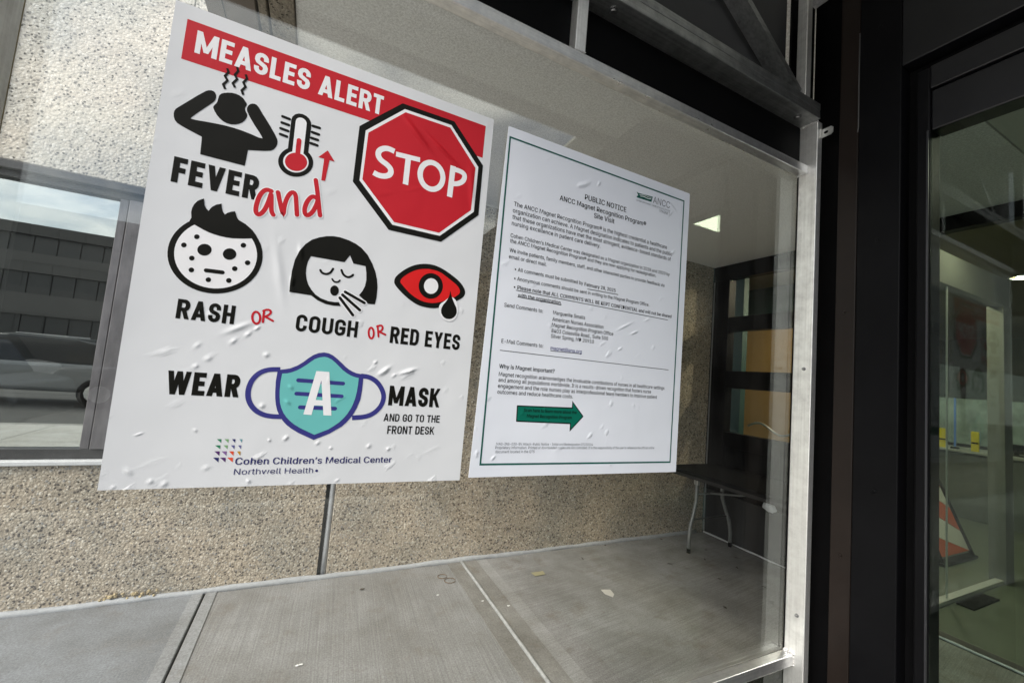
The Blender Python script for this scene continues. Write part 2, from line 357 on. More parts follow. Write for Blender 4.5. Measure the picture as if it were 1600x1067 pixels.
def concrete(name, col, ang, streak=.5, stain=.3, warm=.0):
    """broomed paving: fine parallel ridges turned by ang, blotches and darker stains"""
    m, nt, p = newmat(name); N = nt.nodes; Lk = nt.links.new
    g = N.new('ShaderNodeNewGeometry'); mp = N.new('ShaderNodeMapping'); mp.inputs['Rotation'].default_value = (0, 0, math.radians(ang)); mp.inputs['Scale'].default_value = (130, 1.3, 5)
    rot = N.new('ShaderNodeMapping'); rot.inputs['Rotation'].default_value = (0, 0, math.radians(ang))
    wb = N.new('ShaderNodeTexNoise'); wb.inputs['Scale'].default_value = 1.4; wb.inputs['Detail'].default_value = 2; Lk(g.outputs['Position'], wb.inputs['Vector'])
    ad0 = N.new('ShaderNodeVectorMath'); ad0.operation = 'MULTIPLY_ADD'; ad0.inputs[1].default_value = (.014, .014, 0); Lk(wb.outputs['Color'], ad0.inputs[0]); Lk(g.outputs['Position'], ad0.inputs[2])
    Lk(ad0.outputs[0], rot.inputs['Vector']); mp.inputs['Rotation'].default_value = (0, 0, 0); Lk(rot.outputs[0], mp.inputs['Vector'])
    n = N.new('ShaderNodeTexNoise'); n.inputs['Scale'].default_value = 1; n.inputs['Detail'].default_value = 6; n.inputs['Roughness'].default_value = .7; Lk(mp.outputs[0], n.inputs['Vector'])
    big = N.new('ShaderNodeTexNoise'); big.inputs['Scale'].default_value = 2.6; big.inputs['Detail'].default_value = 9; big.inputs['Roughness'].default_value = .66; Lk(g.outputs['Position'], big.inputs['Vector'])
    fine = N.new('ShaderNodeTexNoise'); fine.inputs['Scale'].default_value = 120; fine.inputs['Detail'].default_value = 3; Lk(g.outputs['Position'], fine.inputs['Vector'])
    r1 = N.new('ShaderNodeValToRGB'); r1.color_ramp.elements[0].position = .32; r1.color_ramp.elements[1].position = .68
    r1.color_ramp.elements[0].color = tuple(c * (1 - stain) * k for c, k in zip(col, (1, .97, .92))) + (1,); r1.color_ramp.elements[1].color = tuple(c * 1.12 for c in col) + (1,)
    Lk(big.outputs['Fac'], r1.inputs['Fac'])
    ml = N.new('ShaderNodeMixRGB'); ml.blend_type = 'MULTIPLY'; ml.inputs['Fac'].default_value = 1; Lk(r1.outputs['Color'], ml.inputs['Color1'])
    r2 = N.new('ShaderNodeMapRange'); r2.inputs['From Min'].default_value = .3; r2.inputs['From Max'].default_value = .7; r2.inputs['To Min'].default_value = 1 - streak * .5; r2.inputs['To Max'].default_value = 1 + streak * .25
    Lk(n.outputs['Fac'], r2.inputs['Value']); Lk(r2.outputs[0], ml.inputs['Color2'])
    ml2 = N.new('ShaderNodeMixRGB'); ml2.blend_type = 'MULTIPLY'; ml2.inputs['Fac'].default_value = 1; Lk(ml.outputs[0], ml2.inputs['Color1'])
    r3 = N.new('ShaderNodeMapRange'); r3.inputs['From Min'].default_value = .25; r3.inputs['From Max'].default_value = .75; r3.inputs['To Min'].default_value = .7; r3.inputs['To Max'].default_value = 1.22
    Lk(fine.outputs['Fac'], r3.inputs['Value']); Lk(r3.outputs[0], ml2.inputs['Color2'])
    # rust-brown patches
    st = N.new('ShaderNodeTexNoise'); st.inputs['Scale'].default_value = 4.2; st.inputs['Detail'].default_value = 8; st.inputs['Roughness'].default_value = .75; Lk(ad0.outputs[0], st.inputs['Vector'])
    sr = N.new('ShaderNodeMapRange'); sr.inputs['From Min'].default_value = .54; sr.inputs['From Max'].default_value = .74; sr.inputs['To Max'].default_value = .45 + warm; Lk(st.outputs['Fac'], sr.inputs['Value'])
    ms = N.new('ShaderNodeMixRGB'); ms.inputs['Color2'].default_value = (.13, .095, .06, 1); Lk(sr.outputs[0], ms.inputs['Fac']); Lk(ml2.outputs[0], ms.inputs['Color1'])
    Lk(ms.outputs[0], p.inputs['Base Color']); p.inputs['Roughness'].default_value = .75; p.inputs['Specular IOR Level'].default_value = .35
    hs = N.new('ShaderNodeMath'); hs.operation = 'MULTIPLY_ADD'; hs.inputs[1].default_value = streak; Lk(n.outputs['Fac'], hs.inputs[0]); Lk(fine.outputs['Fac'], hs.inputs[2])
    b = N.new('ShaderNodeBump'); b.inputs['Strength'].default_value = .5; b.inputs['Distance'].default_value = .002; Lk(hs.outputs[0], b.inputs['Height']); Lk(b.outputs[0], p.inputs['Normal'])
    return m


M = {}
M['agg_low'] = aggregate('pebble_concrete_tan', [(0, (.09, .08, .075)), (.13, (.15, .13, .115)), (.17, (.38, .335, .275)), (.5, (.54, .485, .405)), (.82, (.64, .585, .5)), (.88, (.78, .74, .66)), (.95, (.33, .325, .32))], (.4, .35, .285), 84, .95, bump=.6)
M['agg_high'] = aggregate('pebble_concrete_pale', [(0, (.3, .29, .28)), (.12, (.36, .345, .33)), (.16, (.58, .56, .51)), (.7, (.72, .69, .64)), (1, (.82, .8, .76))], (.62, .59, .54), 74, .45, bump=.45)
M['stucco'] = plain('stucco', (.84, .84, .825), .85, 0, .26, 110, .7, 170, spec=.2, dist=.003)
M['beam'] = aggregate('beam_concrete', [(0, (.2, .18, .15)), (.5, (.31, .28, .23)), (1, (.36, .33, .28))], (.27, .24, .2), 90, .7)
M['fascia'] = plain('brown_metal', (.17, .145, .125), .5, .2, .12, 6)
M['alu_z'] = metal('aluminium_upright', (.9, .89, .86), .46, 'z', .13)
M['alu_x'] = metal('aluminium_rail', (.86, .87, .88), .3, 'x', .16)
M['galv'] = metal('galvanised_steel', (.42, .43, .425), .34, 'x', .3)
M['weld'] = plain('weld_metal', (.7, .69, .68), .35, .9, .3, 300, .6, 400)
M['black_panel'] = plain('black_panel', (.003, .003, .0034), .55, 0, .2, 8, spec=.06)
M['grey_panel'] = plain('charcoal_panel', (.03, .031, .034), .42, 0, .18, 14, .1, 90)
M['black_metal'] = plain('black_painted_metal', (.0035, .0035, .0042), .42, .0, .25, 5, .05, 40, spec=.1)
M['satin_black'] = plain('satin_black_metal', (.006, .006, .0075), .3, .0, .3, 4, .04, 30, spec=.55)
M['brown_panel'] = plain('dark_bronze_metal', (.012, .008, .0062), .42, .0, .2, 5, .05, 40, spec=.22)
M['slate'] = plain('dark_grey_panel', (.022, .023, .025), .45, 0, .15, 9)
M['bronze_frame'] = plain('weathered_window_frame', (.16, .155, .165), .42, .55, .3, 14, .1, 60, (1, 1, .25))
M['bronze_dark'] = plain('dark_window_frame', (.05, .05, .052), .4, .3, .25, 10)
M['caulk'] = plain('grey_sealant', (.37, .385, .405), .6, 0, .14, 30, .4, 60)
M['sill'] = plain('pale_sill', (.6, .62, .64), .5, 0, .08, 20)
M['dark_gap'] = plain('dark_joint', (.02, .02, .02), .9)
M['glass_screen'] = glass('screen_glass', (.965, .975, .965), .018, 0, .02)
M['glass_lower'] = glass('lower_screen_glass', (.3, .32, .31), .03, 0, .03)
M['glass_door'] = glass('door_glass', (.68, .75, .71), -.024, 0, .008)
M['glass_window'] = glass('window_glass', (.42, .45, .43), .4, 0, .01)
M['glass_far'] = glass('storefront_glass', (.9, .92, .9), -.02, 0, .01)
M['sheet'] = vinyl('white_vinyl', (.675, .69, .705))
M['notice'] = vinyl('white_notice_vinyl', (.73, .76, .82))
M['ink'] = vinyl('black_ink', (.006, .006, .004), .5, .12)
M['red'] = vinyl('red_ink', (.5, .008, .018), .48)
M['red2'] = vinyl('bright_red_ink', (.66, .01, .01), .48)
M['white'] = vinyl('white_ink', (.8, .8, .81))
M['navy'] = vinyl('navy_ink', (.035, .035, .2))
M['teal'] = vinyl('teal_ink', (.14, .48, .46))
M['inkgrey'] = vinyl('grey_ink', (.16, .17, .19))
M['green'] = vinyl('green_ink', (.0, .13, .085))
M['dkgreen'] = vinyl('dark_green_ink', (.004, .09, .072))
for nm, c in dict(t_green=(.03, .2, .1), t_lime=(.2, .38, .18), t_navy=(.02, .02, .12), t_teal=(.12, .3, .34), t_pur=(.09, .03, .14), t_vio=(.22, .12, .3), t_gold=(.5, .27, .03), t_or=(.7, .08, .03), t_slate=(.11, .11, .28)).items():
    M[nm] = vinyl('logo_' + nm[2:], c)

# ------------------------------------------------------------------ setting: paving, road, ground
WY, FX, CEIL = 3.14, 3.92, 2.862              # building wall, far glazed wall, canopy soffit
ground = MB().box(-120, 120, -140, 90, -.6, -.2).build('ground', plain('asphalt', (.05, .05, .052), .85, 0, .25, 3, .4, 90))
tag(ground, kind='structure')
road = MB().box(-110, 110, -9.2, -3.3, -.2, -.13).build('road', plain('road_surface', (.075, .075, .074), .8, 0, .3, 5, .5, 120)); tag(road, kind='structure')
lot = MB().box(-110, 110, -24, -9.2, -.2, -.125).build('parking_lot', plain('lot_paving', (.085, .085, .083), .85, 0, .3, 4, .5, 120)); tag(lot, kind='structure')

walk = empty('sidewalk', (0, 0, 0), kind='structure')
MB().box(-22.1, 3.9, -3.1, WY, -.2, -.03).build('bed', plain('mortar_bed', (.09, .085, .08), .95, 0, .2, 20), walk)
cm = [concrete('slab_smooth', (.228, .24, .258), 0, .15, .3), concrete('slab_broomed', (.268, .268, .268), 3, .6, .24, .1), concrete('slab_swirled', (.31, .31, .31), 82, .55, .32, .15)]
cbounce = concrete('slab_bounce', (.58, .58, .56), 0, .12, .16)  # slabs out of view, made pale to bounce light up to the soffit
edges = [-.437 - 1.64 * k for k in range(12, 0, -1)] + [-.437, 1.206, 3.9]
ye = [-3.1, -1.6, -.1, 1.42, WY - .018]
for i in range(len(edges) - 1):
    for j in range(len(ye) - 1):
        x1 = edges[i + 1]
        g0, g1 = .004, .004
        mm = cbounce if edges[i + 1] < -2 else cm[0] if edges[i + 1] < -.3 else (cm[1] if edges[i + 1] < 2 else cm[2])
        b = MB().box(edges[i] + g0, x1 - g1, ye[j] + .005, ye[j + 1] - .005, -.03, random.uniform(-.0015, .0015), .004)
        b.build('slab', mm, walk)
MB().box(-22.1, 1.4, -3.3, -3.1, -.2, -.004, .02).build('kerb', concrete('kerb_concrete', (.4, .4, .39), 90, .1, .25), walk)
# sealed joint between the second and third slab: a pale rounded bead
MB().tube([(1.206, WY - .03, .002)] + [(1.206 + random.uniform(-.0012, .0012), WY - .03 - k * .12, .0 + random.uniform(-.001, .001)) for k in range(1, 30)], .0125, 8).build('joint_sealant', plain('worn_sealant', (.33, .335, .335), .65, 0, .25, 40, .4, 80), walk)
# tooled margins next to the joints
marg = concrete('tooled_margin', (.235, .228, .215), 0, .2, .4, .35)
for a, b in ((1.09, 1.192), (1.22, 1.325)):
    MB().box(a, b, -.09, WY - .024, -.001, .0042).build('joint_margin', marg, walk)
marg2 = concrete('tooled_margin_pale', (.3, .31, .325), 0, .1, .3)
for a, b in ((-.5, -.446), (-.428, -.375)):
    MB().box(a, b, -.09, WY - .024, -.001, .0042).build('joint_margin', marg2, walk)
# sealant fillet along the foot of the wall and of the glazed end wall
pts = [(-6 + k * .1, WY - .012, .006 + random.uniform(-.004, .004)) for k in range(99)]
MB().tube(pts, [.019 + random.uniform(-.004, .004) for _ in pts], 8).build('wall_base_sealant', M['caulk'], walk)
pts = [(FX - .006, WY - .02 - k * .1, .004 + random.uniform(-.002, .002)) for k in range(24)]
MB().tube(pts, [.008 + random.uniform(-.002, .002) for _ in pts], 8).build('end_base_sealant', M['sill'], walk)

# ------------------------------------------------------------------ hospital building: panels, windows
bld = empty('hospital_building', (0, WY, 0), 'pebble dash concrete building wall with a dark framed window left of the posters', 'building')
SILL, HEAD, WR = .80, 2.372, -.93              # window opening and its right end
T = .16
ML, MH = M['agg_low'], M['agg_high']
JX = .207                                       # vertical joint between the two lower panels
PZ = 2.95
for x0, x1 in ((-9.0, -6.9), (-6.888, -4.2), (-4.188, -2.606)):
    MB().box(x0, x1, WY, WY + T, -.1, SILL - .006, .006).build('wall_panel', ML, bld)
MB().prism([(-2.594, WY, -.1), (JX - .03, WY, -.1), (JX - .03, WY, PZ), (WR, WY, PZ), (WR, WY, SILL - .006), (-2.594, WY, SILL - .006)], (0, T, 0)).build('wall_panel', ML, bld)
MB().box(JX + .03, FX, WY, WY + T, -.1, PZ, .004).build('wall_panel', ML, bld)
MB().box(-9.1, FX, WY + .10, WY + T + .05, -.1, SILL - .03).build('joint_backing', M['dark_gap'], bld)
# the sealant strip in the vertical joint
MB().tube([(JX + .012, WY + .022, z_ * .2 - .0) for z_ in range(15)], .0175, 12).build('joint_sealant', M['caulk'], bld)
# pale upper panels over the windows
for x0, x1 in ((-9.0, -5.2), (-5.19, -1.655)):
    pass
MB().box(-1.650, WR + .0, WY, WY + T, HEAD + .03, 6.2, .004).build('wall_panel', MH, bld)
MB().box(WR + .004, 3.9, WY + .004, WY + T, PZ + .25, 6.2, .004).build('wall_panel', MH, bld)
MB().box(WR + .002, -.2, WY + .002, WY + T, PZ + .002, PZ + .248, .0).build('wall_panel', MH, bld)
MB().box(-9.0, -4.62, WY, WY + T, HEAD + .03, 6.2, .004).build('wall_panel', MH, bld)
MB().box(-9.0, 3.9, WY + .01, WY + T, 6.205, 9.0, .004).build('wall_panel', MH, bld)


def window(x0, x1, z0, z1, mull=(), sillbar=True):
    w = empty('window', (x0, 0, z0), parent=bld)
    Y0 = WY + .03
    fr = M['bronze_dark']
    f = MB()
    f.box(x0, x1, Y0, Y0 + .07, z1 - .052, z1, .003)          # head
    f.box(x0, x1, Y0, Y0 + .07, z0, z0 + .055, .003)          # bottom rail
    f.box(x0, x0 + .05, Y0 + .001, Y0 + .069, z0 + .056, z1 - .053, .003)
    f.build('frame', fr, w)
    MB().box(x0 - .01, x1 + .01, WY - .012, Y0 - .002, z1 - .018, z1 + .026, .003).build('drip_cap', M['bronze_dark'], w)
    MB().box(x0 - .02, x1 + .02, WY - .02, Y0 + .06, z0 - .026, z0 - .002, .004).build('sill', M['sill'], w)
    # stile and the wide weathered end post
    MB().box(x1 - .205, x1 - .165, Y0 + .002, Y0 + .068, z0 + .056, z1 - .053, .003).build('stile', M['bronze_frame'], w)
    MB().box(x1 - .158, x1, Y0 - .012, Y0 + .066, z0 + .056, z1 - .053, .004).build('end_post', M['bronze_frame'], w)
    MB().box(x0 + .05, x1 - .205, Y0 + .035, Y0 + .041, z0 + .055, z1 - .052).build('pane', M['glass_window'], w)
    MB().box(x0 + .051, x1 - .21, Y0 + .022, Y0 + .034, z1 - .062, z1 - .053).build('gasket', M['black_panel'], w)
    for mx in mull:
        MB().box(mx - .025, mx + .025, Y0 + .002, Y0 + .068, z0 + .056, z1 - .053, .003).build('mullion', M['bronze_frame'], w)
    return w


window(-4.6, WR, SILL, HEAD, (-2.75,))
# dark tall window beyond the pale panel, with a pale metal edge
uw = empty('window', (-4.6, 0, HEAD), parent=bld)
MB().box(-4.6, -1.672, WY + .06, WY + .07, HEAD + .05, 6.2).build('pane', plain('smoked_pane', (.03, .031, .032), .3, 0, .3, 3, spec=.1), uw)
MB().box(-1.668, -1.655, WY - .01, WY + .09, HEAD + .04, 6.2, .002).build('edge_trim', plain('brass_trim', (.55, .43, .22), .4, .6), uw)
MB().box(-4.6, -1.673, WY + .02, WY + .058, 3.235, 3.6, .004).build('brown_band', plain('rust_brown', (.26, .18, .12), .7, 0, .3, 20), uw)  # brown band set before the dark pane
# room behind the big window
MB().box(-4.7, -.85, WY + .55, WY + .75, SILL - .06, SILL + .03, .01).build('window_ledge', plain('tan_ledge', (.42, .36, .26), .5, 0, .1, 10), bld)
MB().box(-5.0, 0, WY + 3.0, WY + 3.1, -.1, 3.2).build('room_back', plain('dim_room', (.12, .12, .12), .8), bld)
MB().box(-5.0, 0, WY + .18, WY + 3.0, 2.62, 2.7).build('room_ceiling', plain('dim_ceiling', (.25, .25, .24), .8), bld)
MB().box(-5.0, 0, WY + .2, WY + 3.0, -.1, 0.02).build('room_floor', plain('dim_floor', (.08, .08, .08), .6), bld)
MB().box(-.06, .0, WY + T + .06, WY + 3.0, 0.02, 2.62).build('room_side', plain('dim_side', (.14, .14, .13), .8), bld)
# little rubble of crumbled render at the foot of the wall
bm = MB()
for k in range(46):
    t_ = random.random(); x = -.93 + .24 * t_ + random.gauss(0, .02); bm.blob((x, WY - .005 + random.uniform(-.015, .004), random.uniform(.015, .05)), random.uniform(.004, .011), .3, 1)
tag(bm.build('crumbled_render', plain('loose_pebbles', (.42, .34, .2), .9, 0, .5, 90)), 'crumbled pebbles at the foot of the tan wall', 'rubble', kind='stuff')

# ------------------------------------------------------------------ canopy: stucco soffit with concrete and bronze edge beam
can = empty('canopy', (0, 0, CEIL), 'pale stucco canopy soffit with concrete and brown metal edge over the screen', 'canopy')
E0 = on_y(466, 30, 1); 
CX = -.222
MB().box(CX, FX + .3, .745, WY - .001, CEIL, CEIL + .12).build('soffit', M['stucco'], can)
TC = plain('ceiling_panel', (.62, .63, .58), .85, 0, .06, 60, .25, 150)
for xa, xb in ((CX, 1.2), (1.21, 2.67), (2.68, 3.28), (3.29, FX + .3)):
    for ya, yb in ((-1.4, -.825), (-.815, -.205), (-.195, .738)):
        if xa < 1.205 and ya < -.2: continue
        if xa == 2.68 and ya == -.815: continue
        MB().box(xa, xb, ya, yb, CEIL, CEIL + .02, .003).build('ceiling_panel', TC, can)
for xa, xb in ((1.42, 2.67), (2.68, 3.28), (3.29, FX + .3)):
    MB().box(xa, xb, -2.4, -1.41, CEIL, CEIL + .02, .003).build('ceiling_panel', TC, can)
MB().box(CX - .095, CX - .004, -.2, WY - .001, CEIL - .012, CEIL + .6, .004).build('edge_beam', M['beam'], can)
MB().box(CX - .135, CX - .103, -.2, WY - .001, CEIL - .014, CEIL + .6, .004).build('beam_rib', M['beam'], can)
MB().box(CX - .325, CX - .142, -.202, WY - .001, CEIL - .02, CEIL + .62, .004).build('fascia', M['fascia'], can)
MB().box(CX - .262, CX - .258, -.202, WY - .001, CEIL - .0225, CEIL - .0195).build('fascia_seam', M['dark_gap'], can)
MB().box(CX - .32, 1.40, -.29, -.205, CEIL - .02, CEIL + .62, .004).build('fascia', M['fascia'], can)  # unseen front edge, set back so sky light reaches the posters
MB().box(CX - .1, FX + .3, -.2, WY - .001, CEIL + .35, CEIL + .58).build('roof', M['fascia'], can)

# ------------------------------------------------------------------ end wall: black storefront with panes and lit lobby behind
sf = empty('storefront', (FX, 2.0, 0), 'black framed glazed end wall behind the folding table', 'storefront')
ys0, ys1 = -2.38, WY - .002
MB().box(FX, FX + .09, 1.702, ys1, 2.70, CEIL - .002, .003).build('header', M['black_metal'], sf)
MB().box(FX, FX + .09, ys0, 1.558, 2.757, CEIL - .002, .003).build('header', M['black_metal'], sf)
MB().box(FX - .006, FX + .1, 2.935, ys1, .455, 2.698, .003).build('stile', M['black_metal'], sf)
MB().box(FX - .006, FX + .1, 1.56, 1.70, 0, 2.698, .003).build('stile', M['black_metal'], sf)
MB().box(FX - .006, FX + .1, -.30, -.22, .03, 2.755, .003).build('stile', M['black_metal'], sf)
for z0, z1 in ((2.135, 2.285), (1.535, 1.715), (.93, 1.08), (.455, .56)):
    MB().box(FX, FX + .09, 1.702, 2.933, z0, z1, .003).build('transom', M['black_metal'], sf)
MB().box(FX - .002, FX + .08, 1.702, ys1 - .03, .0, .452, .003).build('kick_panel', M['slate'], sf)
for z0, z1 in ((2.286, 2.699), (1.716, 2.134), (1.081, 1.534)):
    MB().box(FX + .04, FX + .046, 1.702, 2.933, z0, z1).build('pane', M['glass_far'], sf)
MB().box(FX + .04, FX + .05, 1.702, 2.933, .561, .929).build('spandrel_panel', M['black_panel'], sf)
MB().box(FX + .04, FX + .046, -.218, 1.558, .031, 2.756).build('door_pane', M['glass_far'], sf)
MB().box(FX + .04, FX + .046, ys0, -.302, .031, 2.756).build('door_pane', M['glass_far'], sf)
MB().box(FX - .004, FX + .08, ys0, 1.558, .0, .012, .002).build('threshold', M['bronze_dark'], sf)
MB().box(FX - .012, FX - .004, ys1 - .03, ys1 - .016, .02, 2.69).build('corner_trim', plain('pale_trim', (.3, .31, .32), .4, .6), sf)
# lobby behind it
lob = empty('lobby', (7, 2, 0), 'lobby interior with tan and teal walls seen through the black end wall', 'room')
MB().box(4.22, 4.3, 2.98, 4.6, 0, 3.0).build('teal_wall', plain('teal_paint', (.014, .06, .055), .6), lob)
MB().box(5.6, 5.7, 3.0, 4.6, 0, 2.62).build('tan_wall', plain('tan_paint', (.52, .33, .13), .6, 0, .05, 3), lob)
MB().box(5.6, 5.7, 3.0, 4.6, 2.622, 3.0).build('teal_wall', plain('dark_teal_paint', (.012, .045, .04), .6), lob)
MB().box(FX + .1, 12, -3, 4.6, -.03, -.003).build('floor', plain('lobby_floor', (.11, .13, .1), .4, 0, .15, 5), lob)
MB().box(FX + .1, 12, -3, 4.6, 3.0, 3.1).build('ceiling', plain('lobby_ceiling', (.2, .175, .12), .8, 0, .08, 2), lob)
MB().box(4.3, 12, 4.6, 4.7, 0, 3.0).build('side_wall', plain('side_paint', (.12, .115, .105), .7, 0, .1, 1.5), lob)
MB().box(FX + .1, 12, -3.1, -3, 0, 3.0).build('side_wall', bpy.data.materials['side_paint'], lob)
MB().box(12, 12.1, -3, 4.6, 0, 3.0).build('back_wall', plain('back_paint', (.1, .1, .09), .6, 0, .3, 2.5), lob)
MB().tube([(4.55, 3.1 - k * .04, 1.13 + .05 * math.sin(k * .5)) for k in range(24)], .012, 8).build('handrail', M['alu_x'], lob)
em, ent, ep = newmat('lamp_glow'); ep.inputs['Emission Color'].default_value = (1, .86, .62, 1); ep.inputs['Emission Strength'].default_value = 240
for n_, (x, y, lab) in enumerate(((4.9, 2.15, 'unseen round warm downlight lighting the tan lobby wall'), (4.62, 1.125, 'small downlight in the lobby ceiling just inside the doors'), (6.75, 1.57, 'downlight deeper in the lobby ceiling near the inner doorway'), (8.0, 3.2, 'unseen downlight added to light the reception counter'), (5.7, 2.08, 'unseen downlight added to brighten the striped barricade'))):
    lp = empty('downlight', (x, y, 3.0), lab, 'lamp', 'lobby downlights')
    rl = .085 if n_ in (0, 3, 4) else .045  # larger lenses are out of view, added to light the lobby
    MB().cyl((x, y, 2.985), (x, y, 2.997), rl, 20).build('lens', em, lp)
    MB().tube([(x + .1 * math.cos(a), y + .1 * math.sin(a), 2.992) for a in [k * math.pi / 12 for k in range(25)]], .01, 6).build('trim_ring', M['alu_x'], lp)
tag(MB().box(4.72, 5.22, 1.36, 1.46, -.003, .008, .002).build('foot_reflection', M['black_panel']), 'dark strip added as the reflection of the barricade foot on the lobby floor', 'reflection')  # dark strip laid in for the reflection of the barricade foot
pt = empty('inner_doorway', (5.1, 1.49, 0), 'pale open doorway frame standing inside the lobby behind the door', 'doorway')
PF = plain('pale_frame', (.2, .205, .19), .5, .1, .08, 10)
MB().box(4.02, 5.95, 1.47, 1.56, 2.52, 2.79, .004).build('header', PF, pt)
MB().box(5.76, 5.95, 1.46, 1.57, .0, 2.518, .004).build('column', PF, pt)
MB().box(4.655, 4.675, 1.49, 1.499, .032, 2.518, .003).build('mullion', plain('white_reflection_line', (.7, .72, .7), .35, .2), pt)  # thin white rod drawn in place of a bright reflected line
MB().box(4.02, 5.758, 1.475, 1.53, .0, .03, .003).build('floor_track', plain('bright_track', (.75, .76, .74), .3, .5), pt)
ct = empty('reception_counter', (8.8, 2.4, 0), 'pale reception counter at the back of the lobby', 'counter')
MB().box(8.55, 9.3, 1.2, 3.9, 0, .92, .01).build('counter_front', plain('counter_front', (.12, .135, .13), .4, 0, .15, 4), ct)
MB().box(8.5, 9.35, 1.15, 3.95, .922, .96, .008).build('counter_top', plain('counter_top', (.4, .42, .4), .3), ct)
MB().box(9.5, 9.52, .8, 4.2, 1.0, 1.72).build('screen', plain('pale_screen', (.3, .38, .38), .3, 0, .35, 5), ct)
YL = plain('yellow_sheet', (.78, .66, .02), .5)
for y0, y1, lab in ((2.73, 2.92, 'wide yellow panel standing on the reception counter'), (2.40, 2.48, 'narrow yellow panel standing on the reception counter')):
    yp = empty('yellow_panel', (8.52, (y0 + y1) / 2, .96), lab, 'panel')
    MB().box(8.51, 8.53, y0, y1, .961, 1.24, .004).build('board', YL, yp); MB().box(8.505, 8.5095, y0 + .005, y1 - .005, 1.07, 1.09).build('stripe', M['black_panel'], yp)
bs = empty('blue_strip', (8.6, 2.66, .96), 'thin upright blue strip beside the yellow panel', 'strip')
MB().box(8.56, 8.58, 2.648, 2.668, .99, 1.70).build('rod', plain('blue_paint', (.1, .25, .75), .3), bs); MB().box(8.53, 8.61, 2.62, 2.70, .961, .988, .004).build('foot', M['black_panel'], bs)
for y0, zt in ((1.9, 1.35), (2.2, 1.12)):
    mo = empty('monitor', (8.8, y0, .96), 'dark monitor on the reception counter, ' + ('taller one' if zt > 1.2 else 'lower one'), 'monitor')
    MB().box(8.76, 8.80, y0 - .22, y0 + .08, 1.02, zt, .008).build('screen', M['black_panel'], mo); MB().box(8.74, 8.9, y0 - .14, y0, .961, .975).build('foot', M['black_panel'], mo); MB().box(8.805, 8.83, y0 - .09, y0 - .05, .976, 1.1).build('neck', M['black_panel'], mo)

# ------------------------------------------------------------------ entrance wall with glass door (right)
XD = 1.408
en = empty('entrance_wall', (XD, 0, 0), 'black metal entrance wall with a green tinted glass door right of the screen', 'entrance')
BM = M['black_metal']
MB().box(XD + .05, XD + .09, .69, .80, 0, CEIL - .003).build('recess_back', M['black_panel'], en)
MB().box(XD, XD + .08, .645, .697, 0, 2.86, .003).build('bronze_casing', M['brown_panel'], en)
MB().box(XD - .006, XD + .08, .5415, .642, 0, 2.86, .003).build('black_casing', BM, en)
MB().box(XD - .006, XD + .08, -3.2, .541, 2.442, 2.86, .003).build('fascia_panel', M['satin_black'], en)
MB().box(XD + .04, XD + .1, .515, .541, 0, 2.44).build('shadow_gap', M['black_panel'], en)
MB().box(XD + .04, XD + .1, -3.2, .514, 2.411, 2.44).build('shadow_gap', M['black_panel'], en)
dr = empty('door', (XD, -.1, 0), parent=en)
MB().box(XD + .006, XD + .07, .486, .514, 0, 2.408, .004).build('stile', BM, dr)
MB().box(XD + .003, XD + .07, -.9, .485, 2.343, 2.408, .003).build('header', M['satin_black'], dr)
MB().box(XD + .010, XD + .07, -.9, .4855, 2.227, 2.340, .004).build('top_rail', M['satin_black'], dr)
MB().box(XD + .006, XD + .07, -.93, -.902, 0, 2.408, .004).build('stile', BM, dr)
MB().box(XD + .010, XD + .07, -.9, .4855, 0, .09, .004).build('bottom_rail', BM, dr)
MB().box(XD + .0115, XD + .0175, -.9, .4857, .0905, 2.2265).build('pane', M['glass_door'], dr)
MB().box(XD + .0, XD + .08, -3.2, -.95, 0, 2.405, .003).build('side_panel', BM, en)
# short wire tie hanging on the bronze casing
MB().tube([(XD - .004, .6435, 2.62), (XD - .0045, .644, 2.5), (XD - .004, .6435, 2.315), (XD - .004, .645, 2.30)], .0016, 6).build('weather_seal', plain('worn_seal', (.09, .09, .09), .3), en)
MB().box(XD + .1, FX, -2.45, -2.4, 0, CEIL, .002).build('return_wall', M['brown_panel'], en)
pl = empty('ceiling_light', (2.98, -.51, CEIL), 'square lit panel in the canopy ceiling behind the entrance door', 'light')
em2, _, ep2 = newmat('light_panel'); ep2.inputs['Emission Color'].default_value = (1, .92, .72, 1); ep2.inputs['Emission Strength'].default_value = 9.0
MB().box(2.70, 3.26, -.795, -.225, CEIL + .002, CEIL + .012).build('diffuser', em2, pl)
fm = MB(); fm.box(2.681, 2.699, -.814, -.206, CEIL - .003, CEIL + .014); fm.box(3.261, 3.279, -.814, -.206, CEIL - .003, CEIL + .014); fm.box(2.6995, 3.2605, -.814, -.796, CEIL - .003, CEIL + .014); fm.box(2.6995, 3.2605, -.224, -.206, CEIL - .003, CEIL + .014)
fm.build('frame', plain('white_frame', (.7, .7, .68), .4), pl)

for zc in (.55, 1.25, 1.95, 2.60):
    MB().tube([(XD - .0062, .592, zc), (XD - .0080, .592, zc), (XD - .0086, .592, zc)], [.0055, .005, .0035], 12).build('screw', M['black_metal'], en)
for zc in (.35, 1.05, 1.75):
    MB().tube([(XD - .0002, .671, zc), (XD - .0022, .671, zc)], [.005, .0035], 12).build('screw', M['brown_panel'], en)
MB().box(XD + .002, XD + .0055, .4875, .4915, .09, 2.226).build('glazing_bead', plain('bead_metal', (.05, .05, .055), .3, .6), dr)

